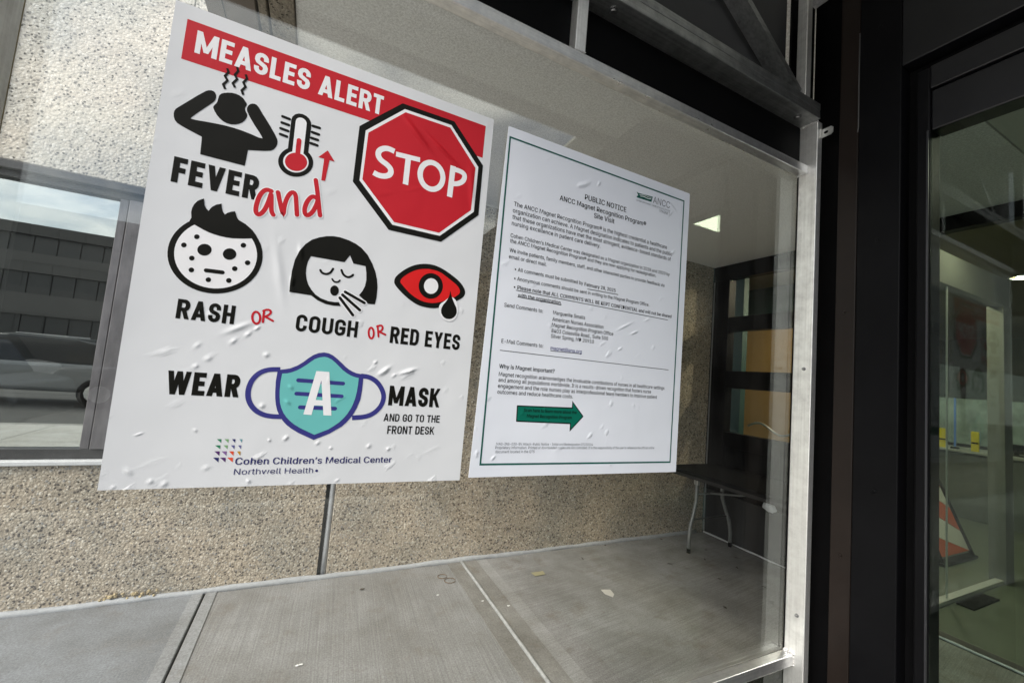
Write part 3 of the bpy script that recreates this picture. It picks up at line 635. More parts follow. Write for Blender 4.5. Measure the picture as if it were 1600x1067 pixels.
# ------------------------------------------------------------------ aluminium glass screen
sc = empty('glass_screen', (0.5, G, 0), 'aluminium framed glass screen with black head panels carrying the two posters', 'screen')
XL = -.42                                       # left end of the screen, just outside the picture
AX, AZ = M['alu_x'], M['alu_z']
H = CAM_H
zt0, zt1 = H + .9175 * G, H + .9515 * G         # top rail
zb0, zb1 = H - .982 * G, H - .9445 * G          # bottom rail
zu0, zu1, zu2 = H + 1.128 * G, H + 1.1605 * G, H + 1.192 * G
PX0, PX1, PY0 = 1.7235 * G, 1.755 * G, .928 * G
MB().box(PX0, PX1, PY0, G - .0006, 0, zu0 - .001, .0022).build('post', AZ, sc)
MB().box(XL - .026, XL, PY0, G - .0006, 0, zu0 - .001, .0022).build('post', AZ, sc)
MB().box(XL + .001, PX0 - .0005, .961 * G, G - .0006, zt0, zt1, .0022).build('top_rail', AX, sc)
MB().box(XL + .001, PX0 - .0005, .963 * G, G - .0006, zb0, zb1, .0022).build('bottom_rail', AX, sc)
MB().box(XL - .026, 1.722 * G, .9185 * G, G + .02, zu0, zu1 - .0006, .0024).build('upper_rail', M['galv'], sc)
MB().box(XL - .026, 1.722 * G, .9185 * G, G + .02, zu1 + .0006, zu2, .0024).build('upper_rail', M['galv'], sc)
MB().box(XL, 1.722 * G, .93 * G, G + .015, 0.004, .05, .002).build('foot_rail', AX, sc)
MB().box(.577 * G, .6135 * G, .96 * G, G + .018, zt1 + .0005, zu0 - .0005, .002).build('mullion', AZ, sc)
MB().box(1.622 * G, 1.655 * G, .9215 * G, .960 * G, zu2 + .0005, CEIL - .002, .002).build('upper_post', AZ, sc)
MB().box(-.37, -.34, .9215 * G, .960 * G, zu2 + .0005, CEIL - .002, .002).build('upper_post', AZ, sc)
# diagonal brace, a square tube in the upper frame
wv = .019
for (xa, za), (xb, zb), side in (((1.600 * G, 1.2 * G), (1.04 * G, 1.585 * G), 1), ((.02 * G, 1.2 * G), (.5 * G, 1.585 * G), -1)):
    pa, pb = Vector((xa, 0, H + za)), Vector((xb, 0, H + zb)); dd = (pb - pa).normalized(); nn = Vector((dd.z * side, 0, abs(dd.x)))
    MB().prism([(p_.x, .931 * G, p_.z) for p_ in (pa, pb, pb + nn * wv, pa + nn * wv)], (0, .052, 0)).build('brace', M['galv'], sc)
# head panels
MB().box(XL + .002, .5765 * G, G - .004, G + .004, zt1 + .0005, zu0 - .0005).build('head_panel', M['black_panel'], sc)
MB().box(.614 * G, PX0 - .001, G - .004, G + .004, zt1 + .0005, zu0 - .0005).build('head_panel', M['black_panel'], sc)
MB().box(XL + .002, 1.6215 * G, G + .004, G + .012, zu2 + .0005, CEIL - .003).build('upper_panel', M['grey_panel'], sc)
MB().box(1.6625 * G, XD + .05, G + .004, G + .012, zu2 + .0005, CEIL - .003).build('upper_panel', M['black_panel'], sc)
# glazing
MB().box(XL - .02, PX1 - .004, G, G + .006, zb0 + .012, zt1 - .008).build('pane', M['glass_screen'], sc)
MB().box(XL - .02, PX1 - .004, G, G + .006, .03, zb0 + .006).build('pane', M['glass_lower'], sc)
# glazing gasket against the post and below the top rail
MB().box(PX0 - .0028, PX0 - .0002, G - .003, G - .0002, zb1 + .001, zt0 - .001).build('gasket', M['black_panel'], sc)


def bead(a, b, n=9, r=.0033):
    a, b = Vector(a), Vector(b); m_ = MB()
    for k in range(n):
        p = a.lerp(b, k / (n - 1)) + Vector([random.uniform(-.0008, .0008) for _ in range(3)]); m_.blob(p, r * random.uniform(.8, 1.25), .16, 1)
    return m_.build('weld', M['weld'], sc)


bead((PX0 - .001, .965 * G, zb1 + .001), (PX0 - .001, .998 * G, zb1 + .001), 11, .0042)
bead((PX0 - .001, .9635 * G, zb0), (PX0 - .001, .9635 * G, zb1), 5, .0024)
bead((PX0 - .001, .962 * G, zt0), (PX0 - .001, .962 * G, zt1), 8, .003)
bead((PX0 - .001, .964 * G, zt0 - .001), (PX0 - .001, .998 * G, zt0 - .001), 9, .003)
bead((PX0 - .0005, .93 * G, zu0 - .001), (PX0 - .0005, .995 * G, zu0 - .001), 14, .003)
bead((.577 * G, .9595 * G, zt1 + .0005), (.6135 * G, .9595 * G, zt1 + .0005), 7, .0014)


def bolt(c, ax, r=.0095):
    c = Vector(c); ax = Vector(ax)
    b = MB(); b.cyl(c, c + ax * .0016, r * 1.25, 18); b.tube([c + ax * .0016, c + ax * .0058, c + ax * .007], [r, r, r * .75], 6)
    return b.build('bolt', plain('dark_bolt', (.3, .3, .3), .35, .9) if 'dark_bolt' not in bpy.data.materials else bpy.data.materials['dark_bolt'], sc)


bolt(((.7) * G, .957 * G, zu0), (0, 0, -1)); bolt((1.635 * G, .957 * G, zu0), (0, 0, -1))
# screws in the inner side of the post
for zc in (H - .80 * G, H + .12 * G):
    bolt((PX0, .955 * G, zc), (-1, 0, 0), .0042)
# small angle clip screwed to the front of the post
ck = MB(); cz = H + 1.08 * G
ck.prism([(PX0 + .013, PY0 - .0002, cz - .014), (PX0 + .0245, PY0 - .0002, cz - .014), (PX0 + .0245, PY0 - .0002, cz + .014), (PX0 + .013, PY0 - .0002, cz + .014)], (0, -.0016, 0))
ck.prism([(PX0 + .023, PY0 - .002, cz - .014), (PX0 + .023, PY0 - .026, cz - .014), (PX0 + .023, PY0 - .032, cz - .008), (PX0 + .023, PY0 - .032, cz + .008), (PX0 + .023, PY0 - .026, cz + .014), (PX0 + .023, PY0 - .002, cz + .014)], (.0016, 0, 0))
clip = ck.build('clip', plain('zinc_clip', (.72, .72, .7), .35, .85, .1, 200), sc)
for yy in (.010, .014):
    MB().cyl((PX0 + .0229, PY0 - yy, cz), (PX0 + .0222, PY0 - yy, cz), .0042, 14).build('hole', M['black_panel'], clip)

# ------------------------------------------------------------------ printed posters
YP = G - .0022


class Print:
    """flat print on a poster: outlines in photograph pixels are projected on to the sheet's plane; every patch lies a hair above the last"""
    n = 0

    def __init__(self): self.bm = bmesh.new()

    def P(self, x, y): return on_y(x, y, YP)

    def lay(self, pts):
        Print.n += 1; y = YP - .00015 - (Print.n % 60) * .000002 - self.lift * .2
        vs = [self.bm.verts.new((p.x, y, p.z)) for p in pts]
        f = self.bm.faces.new(vs); f.normal_update()
        if f.normal.y > 0: f.normal_flip()

    lift = 0
    def poly(self, px): self.lay([self.P(*p) for p in px]); return self

    def plane_poly(self, pts): self.lay([Vector((a, YP, b)) for a, b in pts]); return self

    def ell(self, c, rx, ry, n=40, rot=0):
        o = []
        for k in range(n):
            a = 2 * math.pi * k / n; x, y = rx * math.cos(a), ry * math.sin(a)
            o.append((c[0] + x * math.cos(rot) - y * math.sin(rot), c[1] + x * math.sin(rot) + y * math.cos(rot)))
        return self.poly(o)

    def stroke_plane(self, pts, w, cap='round', close=False):
        """pts [(X, Z)] in metres, w width in metres; mitred joints"""
        pts = [Vector(p) for p in pts]; n = len(pts)
        if close: pts = pts + [pts[0]]
        L, R = [], []
        n = len(pts)
        for i in range(n):
            if close: a, b = pts[(i - 1) % (n - 1)], pts[(i + 1) % (n - 1)] if i < n - 1 else pts[1]
            else: a, b = pts[max(i - 1, 0)], pts[min(i + 1, n - 1)]
            d1 = (pts[i] - a); d2 = (b - pts[i])
            d1 = d1.normalized() if d1.length > 1e-9 else d2.normalized(); d2 = d2.normalized() if d2.length > 1e-9 else d1
            n1 = Vector((-d1.y, d1.x)); n2 = Vector((-d2.y, d2.x)); mm = (n1 + n2)
            mm = mm.normalized() if mm.length > 1e-6 else n1
            k = min(1 / max(mm.dot(n1), .35), 2.2)
            q = pts[i].copy()
            if not close and cap == 'square':
                if i == 0: q = q - d2 * w / 2
                if i == n - 1: q = q + d1 * w / 2
            L.append(q + mm * k * w / 2); R.append(q - mm * k * w / 2)
        for i in range(n - 1):
            self.plane_poly([(L[i].x, L[i].y), (L[i + 1].x, L[i + 1].y), (R[i + 1].x, R[i + 1].y), (R[i].x, R[i].y)])
        if cap == 'round' and not close:
            for q in (pts[0], pts[-1]):
                self.plane_poly([(q.x + w / 2 * math.cos(a), q.y + w / 2 * math.sin(a)) for a in [k * math.pi / 8 for k in range(16)]])
        return self

    def stroke(self, px, wpx, cap='round', close=False, smooth=0):
        pts = [self.P(*p) for p in px]
        w = wpx * (self.P(px[0][0], px[0][1] + 1) - self.P(px[0][0], px[0][1])).length
        pp = [Vector((p.x, p.z)) for p in pts]
        for _ in range(smooth): pp = chaikin(pp, close)
        return self.stroke_plane(pp, w, cap, close)

    def build(self, name, mat, parent):
        me = bpy.data.meshes.new(name)
        bmesh.ops.triangulate(self.bm, faces=[f for f in self.bm.faces if len(f.verts) > 4])
        self.bm.to_mesh(me); self.bm.free(); me.transform(Matrix.Translation(-chain_loc(parent)))
        o = bpy.data.objects.new(name, me); COL.objects.link(o); me.materials.append(mat); o.parent = parent
        return o


def chaikin(p, close=False):
    o = [] if close else [p[0]]
    n = len(p)
    for i in range(n if close else n - 1):
        a, b = p[i], p[(i + 1) % n]; o += [a.lerp(b, .25), a.lerp(b, .75)]
    if not close: o.append(p[-1])
    return o


def curve_px(px, it=2):
    p = [Vector(q) for q in px]
    for _ in range(it): p = chaikin(p, True)
    return [(q.x, q.y) for q in p]


# a narrow heavy sans built from strokes: 'l' polylines, 'd' slanted bars with level ends
def _arc(cx, cy, rx, ry, a0, a1, n=7):
    return [(cx + rx * math.cos(math.radians(a0 + (a1 - a0) * k / (n - 1))), cy + ry * math.sin(math.radians(a0 + (a1 - a0) * k / (n - 1)))) for k in range(n)]


RX, RY = .5, .24
_O = _arc(.5, 1 - RY, RX, RY, 180, 0, 11) + _arc(.5, RY, RX, RY, 0, -180, 11)
_C = [(1, .66)] + _arc(.5, 1 - RY, RX, RY, 0, 180, 11) + _arc(.5, RY, RX, RY, 180, 360, 11) + [(1, .34)]
FONT = {
    'M': (.76, [('l', [(0, 0), (0, 1)]), ('l', [(1, 0), (1, 1)]), ('d', .02, 1, .5, .12), ('d', .98, 1, .5, .12)]),
    'E': (.46, [('l', [(1, 1), (0, 1), (0, 0), (1, 0)]), ('l', [(0, .52), (.85, .52)])]),
    'A': (.60, [('d', -.02, 0, .5, 1), ('d', 1.02, 0, .5, 1), ('l', [(.25, .2), (.75, .2)])]),
    'S': (.52, [('b', [(1, .68)] + _arc(.5, .78, .5, .22, 0, 180, 9) + [(0, .68), (.12, .585), (.5, .5), (.88, .415), (1, .32)] + _arc(.5, .22, .5, .22, 0, -180, 9) + [(0, .32)])]),
    'L': (.43, [('l', [(0, 1), (0, 0), (1, 0)])]),
    'R': (.54, [('l', [(0, 0), (0, 1)]), ('l', [(0, 1), (.6, 1)] + _arc(.6, .74, .4, .26, 90, -90, 9) + [(0, .48)]), ('d', .5, .55, 1.02, 0)]),
    'T': (.48, [('l', [(0, 1), (1, 1)]), ('l', [(.5, 1), (.5, 0)])]),
    'F': (.44, [('l', [(0, 0), (0, 1), (1, 1)]), ('l', [(0, .5), (.85, .5)])]),
    'V': (.58, [('d', 0, 1, .5, 0), ('d', 1, 1, .5, 0)]),
    'H': (.54, [('l', [(0, 0), (0, 1)]), ('l', [(1, 0), (1, 1)]), ('l', [(0, .5), (1, .5)])]),
    'C': (.52, [('b', _C)]), 'O': (.54, [('c', _O)]),
    'U': (.54, [('b', [(0, 1.1), (0, .24)] + _arc(.5, RY, RX, RY, 180, 360, 11)[1:] + [(1, 1.1)])]),
    'G': (.54, [('b', [(1, .68)] + _arc(.5, 1 - RY, RX, RY, 0, 180, 11) + _arc(.5, RY, RX, RY, 180, 360, 11) + [(1, .48)]), ('l', [(.62, .46), (1, .46)])]),
    'D': (.54, [('c', [(0, 0), (0, 1), (.5, 1)] + _arc(.5, .7, .5, .3, 80, 0, 6) + _arc(.5, .3, .5, .3, 0, -80, 6) + [(.5, 0)])]),
    'Y': (.56, [('d', 0, 1, .5, .4), ('d', 1, 1, .5, .4), ('l', [(.5, .5), (.5, 0)])]),
    'W': (.86, [('d', 0, 1, .24, 0), ('d', .5, 1, .24, 0), ('d', .5, 1, .76, 0), ('d', 1, 1, .76, 0)]),
    'K': (.56, [('l', [(0, 0), (0, 1)]), ('d', 1, 1, .12, .36), ('d', .38, .62, 1.04, 0)]),
    'N': (.56, [('l', [(0, 0), (0, 1)]), ('l', [(1, 0), (1, 1)]), ('d', .03, 1, .97, 0)]),
}


def heavy(pr, text, bl, tr, th=.2, gap=.085):
    A = pr.P(*bl); B = pr.P(*tr); W, Hh = B.x - A.x, B.z - A.z
    t = th * Hh
    units = sum((.2 if c == ' ' else FONT[c][0]) for c in text) + gap * (len(text) - 1)
    k = W / units; x = A.x
    for c in text:
        if c == ' ': x += (.2 + gap) * k; continue
        w, parts = FONT[c]; w *= k
        x0, x1, z0, z1 = x + t / 2, x + w - t / 2, A.z + t / 2, A.z + Hh - t / 2
        for pt in parts:
            if pt[0] in 'lbc':
                pp = [(x0 + a * (x1 - x0), z0 + b * (z1 - z0)) for a, b in pt[1]]
                pr.stroke_plane(pp, t, 'square' if pt[0] == 'l' else 'butt', pt[0] == 'c')
            else:
                _, a, b, c2, d = pt; hw = t * (.44 if c in 'MWNK' else .5)
                za = A.z + b * Hh; zc = A.z + d * Hh
                xa = x0 + a * (x1 - x0); xc = x0 + c2 * (x1 - x0)
                pr.plane_poly([(xa - hw, za), (xa + hw, za), (xc + hw, zc), (xc - hw, zc)])
        x += w + gap * k
    return pr


# outlines of a plain grotesque, triangulated: advance, 'x y ...' (1/1000 em), 'i j k ...'
GLYPHS = {
    ',': (188, '38 -119 68 71 137 71 84 -119', '0 2 1 0 3 2'),
    '-': (453, '337 244 337 188 114 188 114 244', '2 0 3 2 1 0'),
    '.': (188, '95 -4 78 -1 63 9 53 24 50 41 53 59 63 73 78 83 95 87 113 83 128 73 138 59 141 41 138 24 128 9 113 -1', '7 9 8 6 9 7 6 10 9 5 10 6 5 11 10 4 11 5 4 12 11 3 12 4 3 13 12 2 13 3 2 14 13 1 14 2 1 15 14 0 15 1'),
    '0': (453, '227 -7 174 1 130 24 95 62 69 113 53 178 48 254 53 330 69 395 95 447 130 484 174 508 227 516 279 508 323 484 358 447 384 395 400 330 405 254 400 178 384 113 359 62 323 24 279 1 227 50 261 56 290 74 313 103 330 144 340 194 344 254 340 314 330 365 313 405 290 435 261 453 227 460 192 453 163 435 140 405 123 365 113 314 109 254 113 194 123 144 140 103 163 74 192 56', '11 13 12 10 13 11 10 14 13 9 14 10 9 36 14 36 15 14 9 37 36 35 15 36 9 38 37 34 15 35 8 38 9 34 16 15 8 39 38 33 16 34 8 40 39 32 16 33 7 40 8 32 17 16 7 41 40 31 17 32 6 41 7 31 18 17 6 42 41 30 18 31 5 42 6 5 43 42 29 18 30 29 19 18 5 44 43 28 19 29 4 44 5 28 20 19 4 45 44 27 20 28 3 45 4 27 21 20 3 46 45 26 21 27 3 47 46 25 21 26 2 47 3 25 22 21 2 24 47 24 22 25 2 22 24 1 22 2 1 23 22 1 0 23'),
    '1': (453, '76 0 76 55 391 55 391 0 276 509 276 0 212 0 212 448 209 448 86 358 86 427 198 509', '10 4 11 10 8 4 8 7 4 7 5 4 10 9 8 6 5 7 0 2 1 0 3 2'),
    '2': (453, '64 0 64 47 234 229 261 257 282 282 299 305 311 327 318 348 320 371 317 397 308 419 293 436 273 449 250 457 224 460 196 457 172 447 153 433 139 413 130 390 127 362 66 362 71 405 86 442 111 473 143 496 182 511 225 516 268 511 306 497 337 474 361 445 376 411 381 372 378 345 371 318 357 290 336 259 306 223 267 180 153 60 153 57 389 57 389 0', '26 28 27 26 29 28 25 29 26 25 30 29 24 30 25 24 31 30 23 15 24 15 14 24 14 13 24 13 31 24 12 31 13 23 16 15 11 31 12 23 17 16 11 32 31 22 17 23 10 32 11 22 18 17 9 32 10 22 19 18 9 33 32 21 19 22 8 33 9 21 20 19 8 34 33 7 34 8 6 34 7 6 35 34 5 35 6 5 36 35 4 36 5 4 37 36 3 37 4 3 38 37 2 38 3 1 38 2 1 39 38 1 40 39 1 41 40 1 42 41 1 43 42 0 43 1'),
    '3': (453, '218 -7 173 -3 133 10 98 30 70 57 52 91 44 132 109 132 115 107 126 87 144 71 165 59 191 52 219 50 248 53 275 61 297 74 315 93 325 116 329 145 326 172 316 196 299 217 275 234 242 244 201 248 157 248 157 299 288 448 288 452 70 452 70 509 372 509 372 461 211 278 211 289 264 288 308 276 344 253 371 222 387 186 393 145 387 103 370 66 344 36 309 12 266 -2', '30 32 31 30 33 32 30 29 33 29 28 33 28 34 33 27 35 28 35 34 28 26 35 27 26 36 35 26 37 36 26 38 37 26 25 38 25 24 38 24 39 38 23 39 24 22 39 23 22 40 39 21 40 22 20 40 21 20 41 40 19 41 20 18 41 19 18 42 41 5 7 6 5 8 7 17 42 18 5 9 8 17 43 42 16 43 17 4 9 5 4 10 9 15 43 16 4 11 10 15 44 43 14 44 15 4 12 11 3 12 4 13 44 14 3 13 12 3 44 13 3 45 44 2 45 3 2 46 45 1 46 2 1 0 46'),
    '4': (453, '40 105 40 158 247 509 311 509 109 166 109 163 413 163 413 105 282 0 282 121 282 146 282 318 343 318 343 0', '1 3 2 1 4 3 10 12 11 10 13 12 1 5 4 1 6 5 1 10 6 10 7 6 0 10 1 0 9 10 13 7 10 0 8 9 8 7 0 8 13 7'),
    '5': (453, '221 -7 178 -2 140 11 108 32 83 60 66 93 60 130 122 130 127 108 138 89 154 73 173 60 196 52 221 50 250 53 276 64 298 82 314 104 324 131 328 162 324 193 314 221 297 244 275 262 248 273 218 277 192 275 167 268 145 258 128 246 67 253 96 509 366 509 366 452 151 452 134 301 136 301 155 315 178 325 203 331 229 334 263 330 294 321 321 306 345 285 364 260 379 231 388 199 391 163 385 117 369 76 343 41 309 15 268 -1', '30 34 31 34 32 31 34 33 32 30 35 34 39 41 40 38 41 39 38 42 41 37 42 38 37 43 42 36 43 37 36 44 43 30 36 35 30 26 36 26 25 36 25 44 36 25 45 44 24 45 25 30 27 26 23 45 24 30 28 27 22 45 23 22 46 45 30 29 28 21 46 22 21 47 46 20 47 21 20 48 47 19 48 20 19 49 48 18 49 19 17 49 18 5 7 6 5 8 7 17 50 49 5 9 8 16 50 17 4 9 5 4 10 9 15 50 16 15 51 50 4 11 10 14 51 15 4 12 11 3 12 4 13 51 14 3 13 12 3 51 13 3 52 51 2 52 3 2 53 52 1 53 2 1 0 53'),
    '7': (453, '97 0 323 448 323 452 62 452 62 509 391 509 391 449 165 0', '3 5 4 3 2 5 2 6 5 1 6 2 1 7 6 0 7 1'),
    '8': (453, '226 -7 178 -2 136 11 101 33 74 62 57 96 52 135 55 166 65 195 81 220 101 241 125 256 153 265 153 267 119 282 93 308 76 342 70 380 75 417 90 450 114 477 146 498 184 511 226 516 269 511 306 498 337 477 361 450 377 417 382 380 376 342 359 308 333 282 300 267 300 265 327 256 351 241 372 220 387 195 397 166 401 135 395 96 378 62 352 33 317 11 275 -2 226 49 258 52 285 60 307 74 323 91 333 113 337 139 333 165 322 189 305 208 283 223 256 232 226 235 196 232 169 223 147 208 130 189 119 165 115 139 119 113 129 91 145 74 167 60 195 52 226 290 252 292 274 300 293 313 307 330 316 351 319 376 316 399 308 420 294 437 275 449 252 457 226 460 200 457 177 449 159 437 145 420 136 399 133 376 136 351 145 330 159 313 178 300 201 292', '22 24 23 21 24 22 21 25 24 20 25 21 20 26 25 19 26 20 19 82 26 82 27 26 19 83 82 81 27 82 19 84 83 80 27 81 18 84 19 80 28 27 18 85 84 79 28 80 18 86 85 78 28 79 18 87 86 77 28 78 17 87 18 77 29 28 17 88 87 76 29 77 16 88 17 76 30 29 16 89 88 75 30 76 16 90 89 74 30 75 74 31 30 15 90 16 15 91 90 73 31 74 15 92 91 72 31 73 72 32 31 14 92 15 14 93 92 71 32 72 14 70 93 70 32 71 14 32 70 14 33 32 13 33 14 12 33 13 12 34 33 11 34 12 11 35 34 10 35 11 10 36 35 9 58 10 58 36 10 58 37 36 9 59 58 57 37 58 9 60 59 56 37 57 9 61 60 55 37 56 8 61 9 55 38 37 8 62 61 54 38 55 7 62 8 54 39 38 7 63 62 53 39 54 6 63 7 53 40 39 6 64 63 52 40 53 6 65 64 51 40 52 5 65 6 51 41 40 5 66 65 50 41 51 4 66 5 50 42 41 4 67 66 49 42 50 4 68 67 48 42 49 3 68 4 48 43 42 3 69 68 47 43 48 3 46 69 46 43 47 3 43 46 2 43 3 2 44 43 1 44 2 1 45 44 0 45 1'),
    '9': (453, '226 516 271 510 310 494 343 468 368 434 384 393 389 347 385 309 373 270 350 224 315 168 200 0 130 0 301 248 307 248 299 234 287 221 273 210 257 202 238 196 218 195 175 199 137 214 106 237 83 269 68 307 64 352 69 397 85 436 110 469 143 494 182 510 226 460 199 457 174 446 154 429 138 407 129 381 125 352 129 322 138 295 154 274 174 257 199 247 226 243 254 247 279 257 299 273 314 295 324 321 327 350 324 381 314 407 299 429 279 446 254 457', '31 1 0 30 1 31 30 2 1 29 2 30 29 3 2 28 33 29 33 32 29 32 3 29 32 55 3 55 4 3 28 34 33 54 4 55 28 35 34 53 4 54 27 35 28 53 5 4 27 36 35 52 5 53 27 37 36 51 5 52 26 37 27 51 6 5 26 38 37 50 6 51 25 38 26 25 39 38 49 6 50 49 7 6 25 40 39 48 7 49 48 8 7 24 40 25 24 41 40 47 8 48 24 42 41 46 8 47 46 14 8 14 9 8 23 42 24 23 43 42 45 13 46 13 14 46 45 17 13 17 12 13 15 9 14 23 44 43 44 17 45 23 17 44 22 17 23 16 9 15 16 10 9 17 10 16 21 17 22 21 18 17 12 10 17 21 19 18 20 19 21 12 11 10'),
    ':': (188, '95 271 78 274 63 284 53 299 50 316 53 334 63 349 78 359 95 362 113 359 128 349 138 334 141 316 138 299 128 284 113 274 95 -4 78 -1 63 9 53 24 50 41 53 59 63 73 78 83 95 87 113 83 128 73 138 59 141 41 138 24 128 9 113 -1', '23 25 24 22 25 23 22 26 25 21 26 22 21 27 26 20 27 21 20 28 27 19 28 20 19 29 28 18 29 19 18 30 29 17 30 18 17 31 30 16 31 17 7 9 8 6 9 7 6 10 9 5 10 6 5 11 10 4 11 5 4 12 11 3 12 4 3 13 12 2 13 3 2 14 13 1 14 2 1 15 14 0 15 1'),
    '?': (358, '164 -4 146 -1 131 9 121 24 118 41 121 58 131 73 146 83 164 86 181 83 196 73 206 58 209 41 206 24 196 9 181 -1 132 152 132 159 134 200 141 230 153 252 168 269 187 284 209 298 230 314 247 334 258 357 262 384 259 406 250 425 237 441 220 452 200 459 178 462 157 459 137 453 120 441 106 425 96 404 92 378 27 378 33 418 49 452 73 479 103 499 138 511 178 516 219 511 255 498 284 478 306 451 319 418 324 382 319 344 306 311 284 284 254 261 235 248 219 235 207 221 200 205 195 185 194 158 194 152', '45 47 46 44 47 45 44 48 47 43 48 44 43 49 48 42 49 43 42 33 49 33 50 49 42 34 33 32 50 33 42 35 34 31 50 32 42 36 35 41 36 42 30 50 31 30 51 50 41 37 36 29 51 30 41 38 37 28 51 29 40 38 41 28 52 51 27 52 28 40 39 38 26 52 27 26 53 52 25 53 26 25 54 53 24 54 25 23 54 24 23 55 54 22 55 23 21 55 22 21 56 55 20 56 21 20 57 56 19 57 20 19 58 57 19 59 58 18 59 19 18 60 59 18 61 60 17 61 18 17 62 61 16 62 17 16 63 62 7 9 8 6 9 7 6 10 9 5 10 6 5 11 10 4 11 5 4 12 11 3 12 4 3 13 12 2 13 3 2 14 13 1 14 2 1 15 14 0 15 1'),
    '@': (676, '355 -135 284 -130 221 -114 167 -88 122 -53 87 -8 61 46 45 109 40 179 46 248 61 309 87 363 123 408 167 444 220 470 281 486 349 492 415 486 472 469 522 442 562 407 594 366 617 319 631 268 635 215 634 178 631 142 625 107 615 76 599 49 579 28 551 15 517 11 497 12 476 17 457 24 441 36 429 50 423 68 420 68 408 48 388 30 361 17 326 13 285 18 251 35 224 62 204 96 192 137 188 182 193 226 207 265 228 297 257 322 291 338 330 343 360 340 385 331 404 319 416 306 419 306 419 335 474 335 474 110 476 91 485 74 499 63 518 59 540 63 557 76 568 97 576 127 580 166 581 215 577 259 567 301 548 339 523 373 490 402 450 424 402 438 347 442 292 438 242 424 199 402 164 372 135 334 115 289 102 236 98 178 102 119 115 66 135 21 165 -17 201 -46 246 -68 298 -81 357 -85 385 -84 412 -80 436 -75 458 -69 476 -63 489 -59 504 -107 487 -113 464 -120 438 -126 411 -131 383 -134 329 65 359 68 382 78 400 95 412 118 419 148 422 185 419 221 411 249 399 269 381 282 358 289 331 292 305 288 283 277 265 260 252 239 244 213 242 185 244 154 251 125 262 101 279 81 301 69', '15 17 16 14 17 15 14 18 17 13 18 14 13 19 18 12 82 13 82 81 13 81 19 13 81 80 19 80 20 19 12 83 82 79 20 80 12 84 83 78 20 79 11 84 12 78 21 20 11 85 84 77 21 78 76 21 77 11 86 85 76 22 21 10 86 11 54 56 55 54 57 56 75 22 76 53 57 54 60 62 61 60 63 62 10 87 86 53 58 57 52 58 53 75 23 22 52 59 58 9 87 10 52 60 59 52 122 60 122 121 60 121 120 60 120 119 60 119 118 60 118 63 60 74 23 75 51 123 52 123 122 52 9 88 87 51 124 123 51 125 124 74 24 23 50 125 51 50 126 125 73 24 74 117 63 118 8 88 9 50 127 126 8 89 88 49 127 50 116 63 117 72 24 73 72 25 24 49 128 127 49 129 128 115 63 116 48 129 49 7 89 8 72 26 25 7 90 89 71 26 72 48 130 129 114 63 115 71 27 26 47 130 48 70 27 71 47 131 130 7 91 90 113 63 114 113 64 63 6 91 7 70 28 27 47 132 131 69 28 70 46 132 47 112 64 113 112 65 64 46 133 132 111 65 112 68 28 69 68 29 28 111 39 65 39 38 65 38 66 65 46 110 133 111 40 39 37 66 38 110 40 111 6 92 91 46 40 110 67 29 68 37 67 66 45 40 46 37 29 67 36 29 37 36 30 29 45 41 40 5 92 6 35 30 36 44 41 45 44 42 41 35 31 30 34 31 35 5 93 92 43 42 44 33 31 34 33 32 31 4 93 5 4 94 93 4 95 94 3 95 4 102 104 103 101 104 102 3 96 95 100 104 101 99 104 100 98 104 99 3 97 96 97 104 98 3 104 97 2 104 3 2 105 104 2 106 105 1 106 2 1 107 106 1 108 107 0 108 1 0 109 108'),
    'A': (480, '16 0 201 509 276 509 463 0 395 0 287 302 276 334 264 372 250 420 232 478 245 478 228 419 213 371 201 333 191 302 85 0 110 142 110 199 370 199 370 142', '0 9 1 9 2 1 9 10 2 10 3 2 0 17 9 17 11 9 11 8 9 11 8 10 8 18 10 18 3 10 7 18 8 17 12 11 6 18 7 17 13 12 5 18 6 17 14 13 17 16 14 16 15 14 4 19 5 19 18 5 0 16 17 16 18 17 16 19 18 19 3 18 0 15 16 4 3 19'),
    'B': (456, '60 0 60 509 241 509 289 504 329 491 359 469 381 442 394 410 398 374 395 344 387 320 373 301 356 286 336 275 315 267 315 262 339 257 363 245 385 227 402 203 414 173 418 136 413 100 400 67 377 39 344 18 301 4 247 0 125 57 245 57 296 63 330 80 349 105 355 137 352 161 342 184 327 203 306 218 279 228 248 231 125 231 125 285 238 285 265 288 288 296 308 309 323 326 333 348 336 372 330 403 313 429 283 446 240 452 125 452', '0 53 1 53 2 1 53 3 2 53 4 3 53 5 4 53 52 5 52 6 5 0 41 53 51 6 52 50 6 51 50 7 6 49 7 50 49 8 7 48 8 49 48 9 8 47 9 48 46 9 47 46 10 9 45 10 46 45 11 10 44 11 45 44 12 11 43 12 44 42 12 43 42 13 12 0 40 41 40 42 41 40 13 42 40 14 13 40 15 14 40 16 15 40 17 16 40 39 17 39 18 17 0 28 40 38 18 39 37 18 38 37 19 18 36 19 37 36 20 19 35 20 36 34 20 35 34 21 20 33 21 34 32 21 33 32 22 21 31 22 32 31 23 22 30 23 31 30 24 23 29 24 30 0 29 28 0 24 29 0 25 24 0 26 25 0 27 26'),
